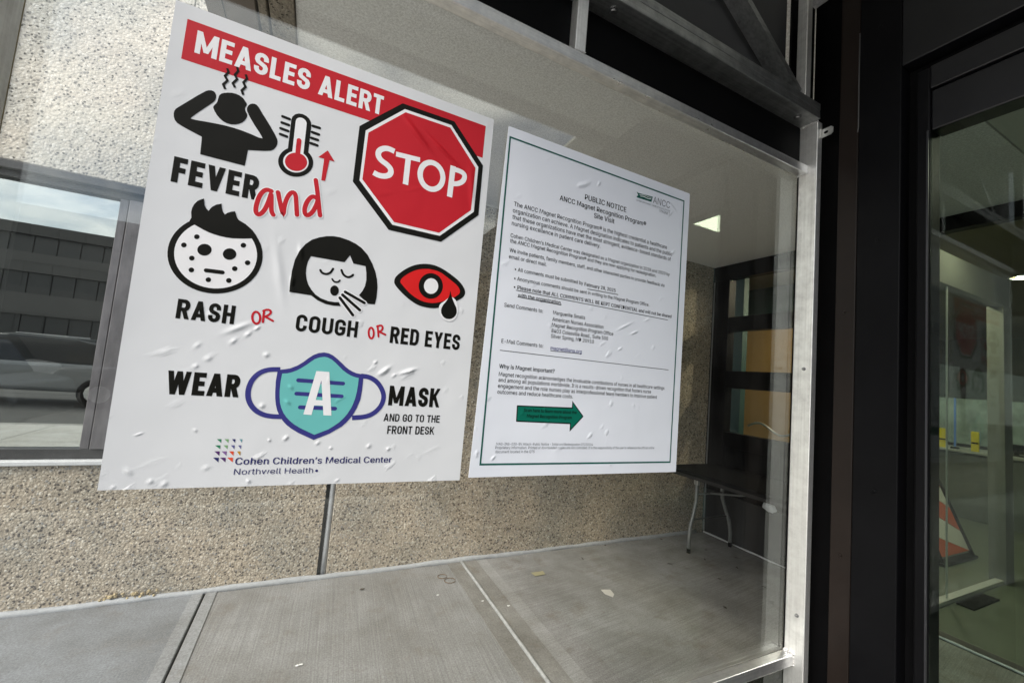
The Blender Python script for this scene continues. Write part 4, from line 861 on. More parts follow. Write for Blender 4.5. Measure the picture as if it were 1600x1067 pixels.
    'C': (510, '267 -7 205 1 150 25 104 63 70 115 48 179 40 254 48 329 70 393 104 445 150 484 205 508 267 516 305 513 340 504 373 490 402 471 427 447 448 418 463 385 473 348 408 348 401 373 389 395 375 413 357 428 337 440 315 449 292 454 267 456 223 450 184 432 150 403 125 364 109 314 103 254 109 194 125 145 151 105 184 76 223 59 267 53 292 55 315 60 337 69 357 81 375 96 389 114 401 136 408 160 473 160 463 124 448 91 428 62 402 38 373 19 341 5 305 -4', '11 13 12 11 14 13 10 14 11 10 15 14 10 16 15 9 16 10 9 29 16 29 17 16 9 30 29 28 17 29 27 17 28 9 31 30 26 17 27 26 18 17 8 31 9 25 18 26 8 32 31 24 18 25 24 19 18 23 19 24 8 33 32 22 19 23 7 33 8 22 20 19 21 20 22 7 34 33 6 34 7 6 35 34 5 35 6 5 36 35 5 37 36 4 37 5 48 50 49 48 51 50 4 38 37 47 51 48 47 52 51 3 38 4 46 52 47 3 39 38 45 52 46 45 53 52 44 53 45 3 40 39 43 53 44 2 40 3 43 54 53 42 54 43 2 41 40 41 54 42 2 54 41 2 55 54 1 55 2 1 56 55 1 57 56 0 57 1'),
    'D': (502, '219 0 96 0 96 57 215 57 272 63 318 81 354 110 379 149 394 198 399 255 394 312 379 361 354 399 320 428 275 446 221 452 93 452 93 509 225 509 294 501 353 478 399 441 433 391 455 329 462 255 455 181 433 119 398 68 351 31 291 8 125 509 125 0 60 0 60 509', '32 17 33 17 30 33 32 16 17 30 18 17 31 18 30 31 15 18 15 19 18 15 20 19 15 21 20 32 15 16 32 2 15 2 31 15 31 14 15 31 13 14 31 12 13 31 11 12 31 10 11 31 9 10 31 8 9 31 3 8 3 7 8 3 6 7 3 5 6 3 4 5 32 1 2 31 3 2'),
    'E': (419, '60 0 60 509 372 509 372 452 125 452 125 286 355 286 355 229 125 229 125 57 375 57 375 0', '0 4 1 4 2 1 4 3 2 0 5 4 0 8 5 8 6 5 8 7 6 0 9 8 0 10 9 0 11 10'),
    'F': (410, '60 0 60 509 369 509 369 452 125 452 125 278 346 278 346 221 125 221 125 0', '0 4 1 4 2 1 4 3 2 0 5 4 0 8 5 8 6 5 8 7 6 0 9 8'),
    'G': (520, '269 -7 205 1 149 25 104 64 69 116 47 179 40 254 47 329 69 393 103 445 149 484 203 508 265 516 304 513 340 504 374 489 403 469 429 445 449 416 465 384 474 349 408 349 399 372 387 393 373 411 356 427 337 439 315 448 291 454 265 456 222 450 183 432 150 404 125 364 109 314 103 254 109 194 125 145 151 105 184 76 224 59 269 53 309 57 345 71 374 93 396 123 410 160 415 202 434 199 283 199 283 256 478 256 478 200 471 141 451 91 419 50 377 19 326 0', '11 13 12 11 14 13 10 14 11 10 15 14 10 16 15 9 16 10 9 29 16 29 17 16 9 30 29 28 17 29 27 17 28 9 31 30 26 17 27 8 31 9 26 18 17 25 18 26 8 32 31 24 18 25 24 19 18 23 19 24 8 33 32 7 33 8 22 19 23 22 20 19 21 20 22 7 34 33 6 34 7 6 35 34 49 51 50 49 47 51 47 52 51 5 35 6 5 36 35 49 46 47 48 52 47 48 53 52 46 48 49 46 53 48 5 37 36 4 37 5 45 53 46 4 38 37 45 54 53 44 54 45 3 38 4 3 39 38 43 54 44 43 55 54 3 40 39 42 55 43 2 40 3 2 41 40 41 55 42 2 55 41 2 56 55 1 56 2 1 57 56 0 57 1'),
    'H': (517, '60 0 60 509 125 509 125 289 392 289 392 509 457 509 457 0 392 0 392 232 125 232 125 0', '0 2 1 0 3 2 4 6 5 4 7 6 0 10 3 10 4 3 10 9 4 9 7 4 0 11 10 8 7 9'),
    'I': (300, '31 0 31 57 118 57 118 452 31 452 31 509 269 509 269 452 183 452 183 57 269 57 269 0', '4 6 5 4 7 6 3 7 4 2 8 3 8 7 3 2 9 8 0 2 1 0 9 2 0 10 9 0 11 10'),
    'K': (467, '104 145 104 216 122 239 139 261 157 282 174 303 193 324 212 344 364 509 448 509 231 276 228 276 60 0 60 509 125 509 125 334 124 225 125 193 125 0 372 0 188 259 228 309 449 0', '12 14 13 12 15 14 7 9 8 7 21 9 21 10 9 6 21 7 12 1 15 1 2 15 2 16 15 5 21 6 5 20 21 10 22 21 4 20 5 3 20 4 0 10 11 0 22 10 2 20 3 2 19 20 16 19 2 17 19 16 12 0 1 18 19 17 12 22 0 18 22 12 19 22 18'),
    'L': (393, '60 0 60 509 125 509 125 57 361 57 361 0', '0 2 1 0 3 2 0 4 3 0 5 4'),
    'M': (628, '60 0 60 509 152 509 277 187 282 174 287 159 293 141 299 123 305 103 311 84 317 65 322 49 307 49 312 65 318 83 324 102 330 121 336 140 342 158 348 174 352 187 476 509 568 509 568 0 504 0 504 291 504 308 504 327 505 347 505 369 506 391 506 413 507 435 507 457 513 457 505 433 498 409 490 386 482 363 474 341 467 322 461 305 456 291 342 0 286 0 170 291 165 304 159 321 152 340 145 361 137 384 129 408 121 432 112 457 119 457 119 437 120 416 120 394 121 372 121 350 122 328 122 309 122 291 122 0', '0 53 1 53 2 1 53 54 2 54 3 2 20 33 21 33 22 21 33 34 22 34 23 22 0 52 53 55 3 54 20 32 33 35 32 34 32 23 34 56 52 55 52 3 55 20 35 32 35 31 32 20 36 35 0 56 52 56 51 52 0 57 56 20 37 36 0 58 57 20 38 37 0 59 58 20 39 38 0 60 59 20 40 39 0 61 60 20 41 40 0 62 61 20 42 41 0 63 62 20 43 42 19 43 20 18 43 19 17 43 18 16 43 17 15 43 16 14 43 15 13 10 14 10 43 14 13 11 10 12 11 13'),
    'N': (523, '60 0 60 509 136 509 343 183 352 169 363 151 375 130 388 107 401 82 414 55 405 54 402 81 401 108 400 134 399 157 399 178 399 195 399 509 463 509 463 0 387 0 202 290 190 310 177 331 164 354 148 381 130 413 108 452 119 454 121 417 122 384 123 354 124 328 125 307 125 291 125 0', '0 27 1 27 2 1 27 28 2 28 3 2 16 18 17 16 19 18 29 26 28 26 3 28 0 29 27 29 26 27 0 30 29 25 3 26 0 31 30 24 3 25 23 3 24 0 32 31 22 3 23 0 33 32 21 3 22 0 34 33 0 35 34 20 3 21 15 19 16 20 4 3 14 19 15 20 5 4 13 19 14 20 6 5 12 19 13 20 7 6 11 19 12 20 8 7 20 10 8 10 9 8 10 19 11 20 19 10'),
    'O': (533, '267 -7 205 1 150 25 105 63 70 115 48 179 40 254 48 329 70 393 105 445 150 484 205 508 267 516 329 508 384 484 429 445 464 393 486 329 493 254 486 179 464 115 429 63 384 25 329 1 267 53 310 59 349 76 383 105 408 144 425 194 430 254 425 314 408 365 383 404 349 433 310 450 267 456 223 450 184 433 151 404 125 364 109 314 103 254 109 194 125 144 151 105 184 76 223 59', '11 13 12 10 13 11 10 14 13 9 14 10 9 36 14 36 15 14 9 37 36 35 15 36 34 15 35 9 38 37 8 38 9 34 16 15 33 16 34 8 39 38 32 16 33 8 40 39 7 40 8 32 17 16 31 17 32 7 41 40 6 41 7 31 18 17 30 18 31 6 42 41 5 42 6 5 43 42 29 18 30 29 19 18 5 44 43 28 19 29 4 44 5 28 20 19 4 45 44 27 20 28 3 45 4 27 21 20 3 46 45 26 21 27 3 47 46 25 21 26 25 22 21 2 47 3 2 24 47 24 22 25 2 22 24 1 22 2 1 23 22 1 0 23'),
    'P': (445, '60 0 60 509 235 509 289 503 332 487 366 462 390 430 404 391 409 348 404 304 390 265 366 233 332 207 289 191 235 186 109 186 109 242 233 242 269 246 297 256 318 272 333 294 342 319 344 348 342 376 333 402 318 423 297 439 268 449 232 452 125 452 125 0', '0 30 1 30 2 1 30 3 2 30 4 3 30 5 4 30 29 5 29 28 5 28 6 5 0 16 30 16 31 30 27 6 28 26 6 27 26 7 6 25 7 26 24 7 25 24 8 7 23 8 24 22 8 23 22 9 8 21 9 22 21 10 9 20 10 21 19 10 20 19 11 10 18 11 19 17 11 18 0 15 16 31 17 16 31 14 17 14 11 17 14 12 11 14 13 12 0 14 15 0 31 14'),
    'Q': (533, '245 159 313 159 369 85 384 65 468 -48 401 -48 346 27 331 46 267 -7 205 1 150 25 105 63 70 115 48 179 40 254 48 329 70 393 105 445 150 484 205 508 267 516 329 508 384 484 429 445 464 393 486 329 493 254 486 179 464 115 429 63 384 25 329 1 267 53 310 59 349 76 383 105 408 144 425 194 430 254 425 314 408 365 383 404 349 433 310 450 267 456 223 450 184 433 151 404 125 364 109 314 103 254 109 194 125 144 151 105 184 76 223 59', '19 21 20 18 21 19 18 22 21 17 22 18 17 44 22 44 23 22 17 45 44 43 23 44 42 23 43 17 46 45 16 46 17 42 24 23 41 24 42 16 47 46 40 24 41 16 48 47 15 48 16 40 25 24 39 25 40 15 49 48 14 49 15 39 26 25 38 26 39 14 50 49 13 50 14 13 51 50 37 26 38 37 27 26 13 52 51 36 27 37 12 52 13 36 28 27 7 1 0 7 34 1 34 2 1 12 53 52 35 28 36 11 53 12 35 29 28 11 54 53 34 2 35 2 29 35 3 29 2 11 55 54 33 7 34 4 29 3 30 4 29 10 55 11 10 32 55 32 7 33 10 7 32 10 6 7 10 31 6 31 5 6 9 31 10 31 4 30 9 8 31 5 4 31'),
    'R': (449, '60 0 60 509 236 509 290 504 333 489 367 465 390 433 405 395 409 352 405 309 390 271 367 240 333 217 289 203 236 198 96 198 96 255 234 255 269 258 298 267 319 281 334 300 342 324 345 352 342 380 334 405 319 425 298 440 269 449 233 452 125 452 125 0 353 0 230 229 303 229 428 0', '0 16 1 16 30 1 30 2 1 30 3 2 30 4 3 30 5 4 30 29 5 29 28 5 28 6 5 16 31 30 27 6 28 26 6 27 26 7 6 25 7 26 24 7 25 24 8 7 23 8 24 22 8 23 22 9 8 21 9 22 21 10 9 20 10 21 19 10 20 19 11 10 18 11 19 17 11 18 0 15 16 31 17 16 31 33 17 33 11 17 33 34 11 34 12 11 31 14 33 14 32 33 35 12 34 13 35 12 14 35 13 0 14 15 0 31 14 32 35 14'),
    'S': (447, '224 -9 172 -4 128 9 91 31 64 60 46 96 38 137 104 137 110 110 123 88 142 71 166 59 194 52 224 49 257 52 286 60 311 74 329 92 341 114 346 139 342 161 332 179 316 193 296 205 272 214 245 222 184 239 128 260 86 289 60 326 52 372 58 413 75 448 102 476 138 498 180 511 227 516 275 511 316 498 351 476 377 449 394 415 401 378 337 378 326 412 302 437 267 453 225 459 194 456 167 448 145 435 129 418 118 398 115 376 119 352 131 334 148 319 169 308 191 300 212 293 264 279 287 272 312 264 336 252 359 238 379 220 395 198 405 171 408 139 403 99 386 64 360 34 323 11 278 -4', '35 37 36 34 37 35 34 38 37 33 38 34 33 39 38 33 40 39 32 47 33 47 40 33 32 48 47 46 40 47 32 49 48 45 40 46 45 41 40 31 49 32 31 50 49 44 41 45 31 51 50 31 52 51 44 42 41 30 52 31 43 42 44 30 53 52 30 54 53 29 54 30 29 55 54 29 56 55 28 56 29 28 57 56 28 58 57 28 59 58 28 60 59 27 60 28 27 61 60 27 62 61 27 63 62 26 63 27 26 64 63 25 64 26 25 65 64 24 65 25 24 66 65 23 66 24 22 66 23 22 67 66 21 67 22 20 67 21 20 68 67 19 68 20 18 68 19 18 69 68 5 7 6 5 8 7 17 69 18 5 9 8 17 70 69 4 9 5 16 70 17 4 10 9 15 70 16 4 11 10 15 71 70 14 71 15 3 11 4 3 12 11 13 71 14 3 13 12 3 71 13 3 72 71 2 72 3 2 73 72 1 73 2 1 0 73'),
    'T': (449, '32 452 32 509 417 509 417 452 257 452 257 0 193 0 193 452', '0 2 1 0 3 2 7 3 0 6 4 7 4 3 7 6 5 4'),
    'U': (517, '259 -8 203 -2 154 15 114 43 85 80 66 124 60 173 60 509 124 509 124 178 128 144 141 113 160 87 187 68 220 56 259 52 298 56 331 68 357 87 377 113 389 144 393 178 393 509 457 509 457 173 451 124 433 80 403 43 363 15 315 -2', '6 8 7 6 9 8 21 23 22 21 24 23 6 10 9 20 24 21 5 10 6 20 25 24 5 11 10 19 25 20 19 26 25 4 11 5 4 12 11 18 26 19 4 13 12 17 26 18 3 13 4 17 27 26 3 14 13 16 27 17 3 15 14 15 27 16 3 27 15 2 27 3 2 28 27 1 28 2 1 29 28 0 29 1'),
    'V': (480, '204 0 16 509 84 509 192 206 203 176 215 137 230 89 248 31 235 31 252 90 267 138 279 176 290 206 395 509 463 509 278 0', '0 2 1 0 3 2 12 14 13 12 15 14 0 4 3 11 15 12 10 15 11 0 5 4 9 15 10 0 6 5 8 7 9 7 15 9 0 7 6 0 15 7'),
    'W': (686, '155 0 16 509 82 509 163 196 170 171 175 145 181 120 187 94 192 67 197 40 189 40 194 67 200 94 205 120 211 145 218 171 224 196 306 509 380 509 462 196 468 171 474 145 480 120 486 94 492 67 497 40 488 40 493 67 499 94 504 120 510 145 517 171 523 196 603 509 670 509 530 0 455 0 368 323 359 356 351 391 344 431 336 475 350 475 342 433 335 395 327 359 318 323 230 0', '0 2 1 0 3 2 16 41 17 41 18 17 41 42 18 42 19 18 32 34 33 32 35 34 16 43 41 43 40 41 43 40 42 40 19 42 16 44 43 39 19 40 16 45 44 38 19 39 16 46 45 37 19 38 16 47 46 36 19 37 0 4 3 15 47 16 36 20 19 31 35 32 0 5 4 14 47 15 36 21 20 30 35 31 0 6 5 13 47 14 36 22 21 29 35 30 0 7 6 12 47 13 36 23 22 28 35 29 0 8 7 11 47 12 36 24 23 27 35 28 0 10 8 10 9 8 10 47 11 36 26 24 26 25 24 26 35 27 0 47 10 36 35 26'),
    'a': (389, '160 -9 126 -5 94 5 68 22 48 45 35 73 30 108 34 138 43 161 58 179 78 193 100 203 125 211 152 216 178 220 209 224 234 227 252 230 265 235 273 243 276 255 276 257 273 279 267 297 256 311 240 322 220 329 196 331 171 329 149 322 132 313 118 301 107 288 100 274 41 291 57 322 79 346 104 364 133 375 163 382 194 384 215 383 239 379 263 372 286 360 306 343 322 320 333 290 337 251 337 0 277 0 277 52 272 52 264 38 252 25 236 12 215 1 190 -6 170 45 202 49 228 59 248 74 263 93 272 115 276 138 276 190 270 186 259 182 246 179 231 176 216 173 200 171 186 169 175 168 154 164 134 159 117 150 103 139 95 124 92 105 94 87 102 72 114 61 130 52 149 47', '39 41 40 39 42 41 38 42 39 38 43 42 37 43 38 37 44 43 36 44 37 36 45 44 35 45 36 35 27 45 27 46 45 35 28 27 26 46 27 35 29 28 25 46 26 35 30 29 34 30 35 24 46 25 24 47 46 34 31 30 23 47 24 34 32 31 22 47 23 33 32 34 22 48 47 21 48 22 20 48 21 19 48 20 19 49 48 18 49 19 17 65 18 65 49 18 16 65 17 15 65 16 14 65 15 13 65 14 12 65 13 11 65 12 10 65 11 9 65 10 9 66 65 64 49 65 9 67 66 9 68 67 8 68 9 8 69 68 8 70 69 8 71 70 8 72 71 8 73 72 8 74 73 8 75 74 7 75 8 7 76 75 7 77 76 7 78 77 63 49 64 6 78 7 6 79 78 62 49 63 5 79 6 5 80 79 61 51 62 51 49 62 5 81 80 60 51 61 4 81 5 4 82 81 4 83 82 59 52 60 52 51 60 4 84 83 59 53 52 50 49 51 58 53 59 4 58 84 4 53 58 3 53 4 3 54 53 3 55 54 2 55 3 2 56 55 1 56 2 1 57 56 0 57 1'),
    'b': (424, '229 -8 198 -5 172 4 153 17 138 31 127 46 118 59 112 59 112 0 53 0 53 509 114 509 114 319 118 319 127 331 137 346 152 360 171 373 197 381 229 384 274 378 313 361 345 332 370 293 385 245 390 189 385 133 370 84 346 45 313 16 274 -2 220 47 253 51 279 66 301 88 316 117 325 151 328 189 325 227 316 261 301 290 280 311 253 325 220 330 188 325 161 312 140 291 125 263 116 229 113 189 116 150 125 115 140 86 162 65 188 51', '9 11 10 9 12 11 18 20 19 17 20 18 17 21 20 16 21 17 16 22 21 15 22 16 14 22 15 14 43 22 43 42 22 42 23 22 13 43 14 13 44 43 13 45 44 41 23 42 9 13 12 9 47 13 47 46 13 46 45 13 40 23 41 40 24 23 39 24 40 9 48 47 38 24 39 38 25 24 9 49 48 37 25 38 9 50 49 36 25 37 36 26 25 35 26 36 9 51 50 35 27 26 34 27 35 9 7 51 7 52 51 33 27 34 7 53 52 33 28 27 32 28 33 7 6 53 6 54 53 9 8 7 5 54 6 31 28 32 5 31 54 5 28 31 4 28 5 4 29 28 3 29 4 2 29 3 2 30 29 1 30 2 1 0 30'),
    'c': (396, '207 -8 159 -2 117 16 82 46 56 85 40 133 34 187 40 243 56 291 82 330 117 360 159 378 207 384 234 383 260 377 284 368 305 356 324 341 340 322 353 301 362 277 303 262 298 276 290 289 281 301 270 311 257 319 242 325 226 329 207 330 173 325 145 310 124 287 108 258 99 224 96 187 99 151 108 117 124 89 145 66 173 51 207 46 226 48 243 52 258 58 271 66 282 76 292 89 299 102 304 117 363 102 354 78 341 56 325 37 306 21 285 9 261 -1 235 -6', '11 13 12 11 14 13 10 14 11 10 15 14 10 16 15 9 16 10 9 17 16 9 29 17 29 18 17 8 30 9 30 29 9 28 18 29 27 18 28 8 31 30 26 18 27 26 19 18 25 19 26 24 19 25 8 32 31 23 19 24 23 20 19 7 32 8 22 20 23 7 33 32 22 21 20 7 34 33 6 34 7 6 35 34 5 35 6 5 36 35 5 37 36 4 37 5 4 38 37 48 50 49 48 51 50 47 51 48 46 51 47 4 39 38 3 39 4 46 52 51 45 52 46 44 52 45 3 40 39 43 52 44 43 53 52 42 53 43 3 41 40 41 53 42 3 53 41 2 53 3 2 54 53 2 55 54 1 55 2 1 56 55 1 57 56 0 57 1'),
    'd': (424, '195 -8 151 -2 111 16 79 45 55 84 39 133 34 189 39 245 55 293 79 332 112 361 151 378 196 384 228 381 253 373 272 360 287 346 298 331 306 319 311 319 311 509 372 509 372 0 313 0 313 59 307 59 298 46 287 31 272 17 252 4 227 -5 205 47 236 51 263 65 284 86 299 115 309 150 312 189 309 229 300 263 284 291 263 312 237 325 205 330 172 325 145 311 124 290 108 261 99 227 96 189 99 151 109 117 124 88 145 66 172 51', '19 21 20 19 22 21 11 13 12 11 14 13 10 14 11 10 15 14 9 15 10 9 16 15 9 17 16 8 44 9 44 43 9 43 17 9 43 18 17 42 18 43 41 18 42 8 45 44 41 19 18 41 40 19 40 39 19 39 22 19 8 46 45 7 46 8 7 47 46 38 22 39 7 48 47 6 48 7 37 22 38 6 49 48 6 50 49 36 22 37 5 50 6 5 51 50 35 22 36 4 51 5 4 52 51 34 24 35 24 22 35 4 53 52 33 24 34 3 53 4 3 54 53 32 25 33 25 24 33 32 26 25 23 22 24 3 31 54 31 26 32 3 26 31 3 27 26 2 27 3 2 28 27 2 29 28 1 29 2 1 30 29 0 30 1'),
    'e': (404, '212 -8 161 -2 117 16 82 46 56 85 40 132 34 187 39 242 55 290 81 329 115 359 157 378 205 384 236 382 266 374 294 361 319 341 341 315 357 282 368 242 371 194 371 169 75 169 75 221 338 221 310 202 307 237 298 269 283 294 263 314 237 326 205 330 173 326 146 313 125 294 109 270 99 241 96 211 96 178 100 139 110 106 128 80 151 61 179 50 212 46 234 48 254 53 271 61 285 73 297 88 306 105 365 91 353 63 335 39 311 19 283 4 249 -5', '11 13 12 11 14 13 10 14 11 10 15 14 10 16 15 9 16 10 9 31 16 31 17 16 9 32 31 30 17 31 8 32 9 29 17 30 8 33 32 29 18 17 28 18 29 8 34 33 27 18 28 8 35 34 7 35 8 27 19 18 7 36 35 26 19 27 26 24 19 24 20 19 6 23 7 23 36 7 23 37 36 25 24 26 6 22 23 37 24 23 37 20 24 38 20 37 38 21 20 5 22 6 39 21 38 5 21 22 5 39 21 5 40 39 4 40 5 4 41 40 49 51 50 49 52 51 48 52 49 3 41 4 3 42 41 47 52 48 47 53 52 3 43 42 46 53 47 45 53 46 3 44 43 44 53 45 3 53 44 2 53 3 2 54 53 2 55 54 1 55 2 1 56 55 0 56 1'),
    'f': (254, '228 379 228 327 6 327 6 379 81 0 81 432 84 461 96 486 113 505 135 519 161 527 187 530 207 529 222 527 234 524 243 521 227 468 222 470 215 472 206 473 195 474 171 470 154 460 145 443 142 419 142 0', '10 12 11 10 13 12 9 13 10 9 14 13 9 15 14 9 16 15 8 17 9 17 16 9 7 19 8 19 18 8 18 17 8 6 20 7 20 19 7 6 21 20 6 22 21 5 22 6 5 23 22 5 24 23 4 24 5 4 25 24 2 0 3 2 1 0'),
    'g': (425, '207 -151 168 -148 134 -140 105 -127 82 -110 64 -91 51 -69 101 -41 110 -53 122 -66 136 -78 154 -88 178 -95 207 -97 249 -92 282 -75 304 -47 311 -6 311 68 306 68 298 56 287 41 272 28 252 16 227 8 195 5 152 10 113 27 80 53 55 90 39 136 34 191 39 246 55 293 80 332 112 361 152 378 196 384 228 382 253 373 273 360 288 346 299 331 308 319 313 319 313 379 372 379 372 -9 367 -54 350 -90 324 -117 291 -136 251 -147 205 59 237 63 264 75 285 95 300 121 309 154 312 193 309 231 300 264 285 291 264 312 237 325 205 330 172 325 145 312 124 290 109 262 99 229 96 193 99 155 109 123 124 96 145 76 172 63', '36 38 37 36 39 38 44 46 45 44 47 46 35 39 36 35 40 39 34 40 35 34 41 40 34 42 41 33 66 34 66 65 34 65 42 34 65 43 42 64 43 65 63 43 64 33 67 66 63 44 43 63 62 44 62 61 44 61 60 44 60 47 44 33 68 67 32 68 33 32 69 68 32 70 69 31 70 32 59 47 60 31 71 70 31 72 71 58 47 59 30 72 31 30 73 72 57 47 58 29 73 30 29 74 73 56 18 57 18 47 57 29 75 74 55 18 56 28 75 29 28 76 75 54 19 55 19 18 55 54 20 19 17 47 18 28 53 76 53 20 54 28 20 53 28 21 20 27 21 28 27 22 21 27 23 22 26 23 27 26 24 23 25 24 26 16 47 17 16 48 47 6 8 7 15 48 16 6 9 8 15 49 48 6 10 9 5 10 6 14 49 15 5 11 10 5 12 11 14 50 49 4 12 5 13 50 14 4 13 12 4 50 13 3 50 4 3 51 50 2 51 3 2 52 51 1 52 2 1 0 52'),
    'h': (410, '114 227 114 0 53 0 53 509 114 509 114 287 102 287 124 332 152 362 187 379 227 384 264 380 295 369 321 349 341 321 353 285 357 240 357 0 296 0 296 235 290 275 273 304 246 323 210 329 184 326 161 317 141 303 126 283 117 257', '2 4 3 2 6 4 6 5 4 9 11 10 9 12 11 8 12 9 8 13 12 7 13 8 7 23 13 23 14 13 6 25 7 25 24 7 24 23 7 22 14 23 21 14 22 21 15 14 6 26 25 20 15 21 6 27 26 2 28 6 28 27 6 20 16 15 19 16 20 2 0 28 19 17 16 18 17 19 2 1 0'),
    'i': (167, '84 443 67 446 54 455 44 468 41 483 44 499 54 512 67 521 84 524 100 521 114 512 123 499 126 483 123 468 114 455 100 446 53 0 53 379 114 379 114 0', '16 18 17 16 19 18 7 9 8 6 9 7 6 10 9 5 10 6 5 11 10 4 11 5 4 12 11 3 12 4 3 13 12 2 13 3 2 14 13 1 14 2 1 15 14 0 15 1'),
    'k': (381, '110 137 110 212 121 212 284 379 360 379 184 199 177 199 53 0 53 509 114 509 114 0 294 0 148 186 191 229 372 0', '7 9 8 7 1 9 1 10 9 2 4 3 2 13 4 13 5 4 2 12 13 5 14 13 7 0 1 10 2 1 10 12 2 0 5 6 0 14 5 10 11 12 7 14 0 10 14 7 11 14 10'),
    'l': (189, '139 -2 101 3 74 20 58 47 53 84 53 509 114 509 114 99 115 77 120 62 130 54 146 52 154 52 160 53 165 53 170 54 181 3 172 1 162 -1 151 -2', '4 6 5 4 7 6 4 8 7 3 8 4 3 9 8 3 10 9 3 11 10 14 16 15 13 16 14 12 16 13 11 16 12 3 16 11 2 16 3 1 16 2 0 16 1 0 17 16 0 18 17 0 19 18'),
    'm': (610, '53 0 53 379 112 379 112 295 108 295 118 323 132 346 151 363 172 376 195 384 219 386 257 380 287 361 309 331 321 295 312 295 322 321 337 343 357 361 381 375 407 383 437 386 468 383 497 372 522 354 541 328 553 296 557 255 557 0 496 0 496 254 490 289 473 313 447 326 419 330 395 328 374 320 358 307 345 290 338 270 335 247 335 0 274 0 274 260 269 288 253 311 229 326 199 330 178 328 158 320 140 307 126 289 117 266 114 238 114 0', '9 11 10 20 22 21 8 11 9 19 22 20 19 23 22 8 12 11 0 2 1 0 4 2 4 3 2 7 12 8 18 23 19 18 24 23 6 12 7 17 24 18 6 13 12 17 25 24 5 47 6 47 13 6 16 34 17 34 25 17 47 46 13 46 14 13 5 48 47 16 35 34 33 25 34 33 26 25 5 49 48 16 36 35 32 26 33 45 14 46 4 49 5 15 36 16 4 50 49 15 37 36 31 26 32 44 15 45 15 14 45 4 51 50 15 38 37 31 27 26 0 52 4 52 51 4 44 38 15 44 39 38 30 27 31 43 39 44 43 40 39 0 53 52 42 40 43 30 28 27 29 28 30 42 41 40 0 54 53'),
    'n': (410, '114 227 114 0 53 0 53 379 112 379 112 287 102 287 124 332 152 362 187 379 227 384 264 380 295 369 321 349 341 321 353 285 357 240 357 0 296 0 296 235 290 275 273 304 246 323 210 329 184 326 161 317 141 303 126 283 117 257', '9 11 10 9 12 11 2 4 3 2 6 4 6 5 4 8 12 9 8 13 12 7 13 8 7 23 13 23 14 13 6 25 7 25 24 7 24 23 7 22 14 23 21 14 22 21 15 14 6 26 25 20 15 21 6 27 26 2 28 6 28 27 6 20 16 15 19 16 20 2 0 28 19 17 16 18 17 19 2 1 0'),
    'o': (415, '207 -8 159 -2 117 16 82 46 56 85 40 133 34 187 40 243 56 291 82 330 117 360 159 378 207 384 256 378 299 360 333 330 359 291 376 243 381 187 376 133 359 85 333 46 299 16 256 -2 207 46 242 51 270 66 292 89 307 117 316 151 319 187 316 224 307 258 292 287 270 310 242 325 207 330 173 325 145 310 124 287 108 258 99 224 96 187 99 151 108 117 124 89 145 66 173 51', '11 13 12 10 13 11 10 14 13 9 14 10 9 15 14 8 37 9 37 36 9 36 15 9 36 35 15 35 16 15 8 38 37 34 16 35 8 39 38 33 16 34 7 39 8 33 17 16 7 40 39 32 17 33 7 41 40 31 17 32 6 41 7 31 18 17 6 42 41 30 18 31 5 42 6 5 43 42 29 18 30 29 19 18 5 44 43 28 19 29 28 20 19 4 44 5 4 45 44 27 20 28 4 46 45 26 20 27 3 46 4 26 21 20 3 47 46 25 21 26 3 24 47 24 21 25 3 21 24 2 21 3 2 22 21 1 22 2 1 23 22 0 23 1'),
    'p': (424, '53 -143 53 379 112 379 112 319 118 319 126 331 137 346 152 360 171 373 197 381 229 384 274 378 313 361 345 332 370 293 385 245 390 189 385 133 370 84 346 45 313 16 274 -2 229 -8 198 -5 173 4 153 17 138 31 127 46 118 59 114 59 114 -143 220 47 253 51 279 66 301 88 316 117 325 151 328 189 325 227 316 261 301 290 280 311 253 325 220 330 188 325 161 312 140 291 125 263 116 229 113 189 116 150 125 115 140 86 162 65 188 51', '9 11 10 8 11 9 0 2 1 0 3 2 8 12 11 7 12 8 7 13 12 6 13 7 5 13 6 5 43 13 43 42 13 42 14 13 4 43 5 4 44 43 4 45 44 41 14 42 0 4 3 0 48 4 48 47 4 47 46 4 46 45 4 40 14 41 40 15 14 39 15 40 38 15 39 38 16 15 0 49 48 37 16 38 0 50 49 36 16 37 36 17 16 35 17 36 0 51 50 35 18 17 34 18 35 0 29 51 29 52 51 33 18 34 29 53 52 33 19 18 32 19 33 29 28 53 28 54 53 0 30 29 27 54 28 31 19 32 27 31 54 27 19 31 26 19 27 26 20 19 25 20 26 24 20 25 24 21 20 23 21 24 23 22 21'),
    'r': (259, '53 0 53 379 112 379 112 321 115 321 130 347 152 367 181 380 213 385 221 385 229 384 237 384 243 384 243 322 239 323 230 324 219 325 207 326 182 323 159 315 140 301 126 284 117 262 114 237 114 0', '7 9 8 7 10 9 7 11 10 7 12 11 7 13 12 6 13 7 0 2 1 0 3 2 5 13 6 4 17 5 17 16 5 16 15 5 15 14 5 14 13 5 4 18 17 4 19 18 0 4 3 0 22 4 22 21 4 21 20 4 20 19 4 0 23 22 0 24 23'),
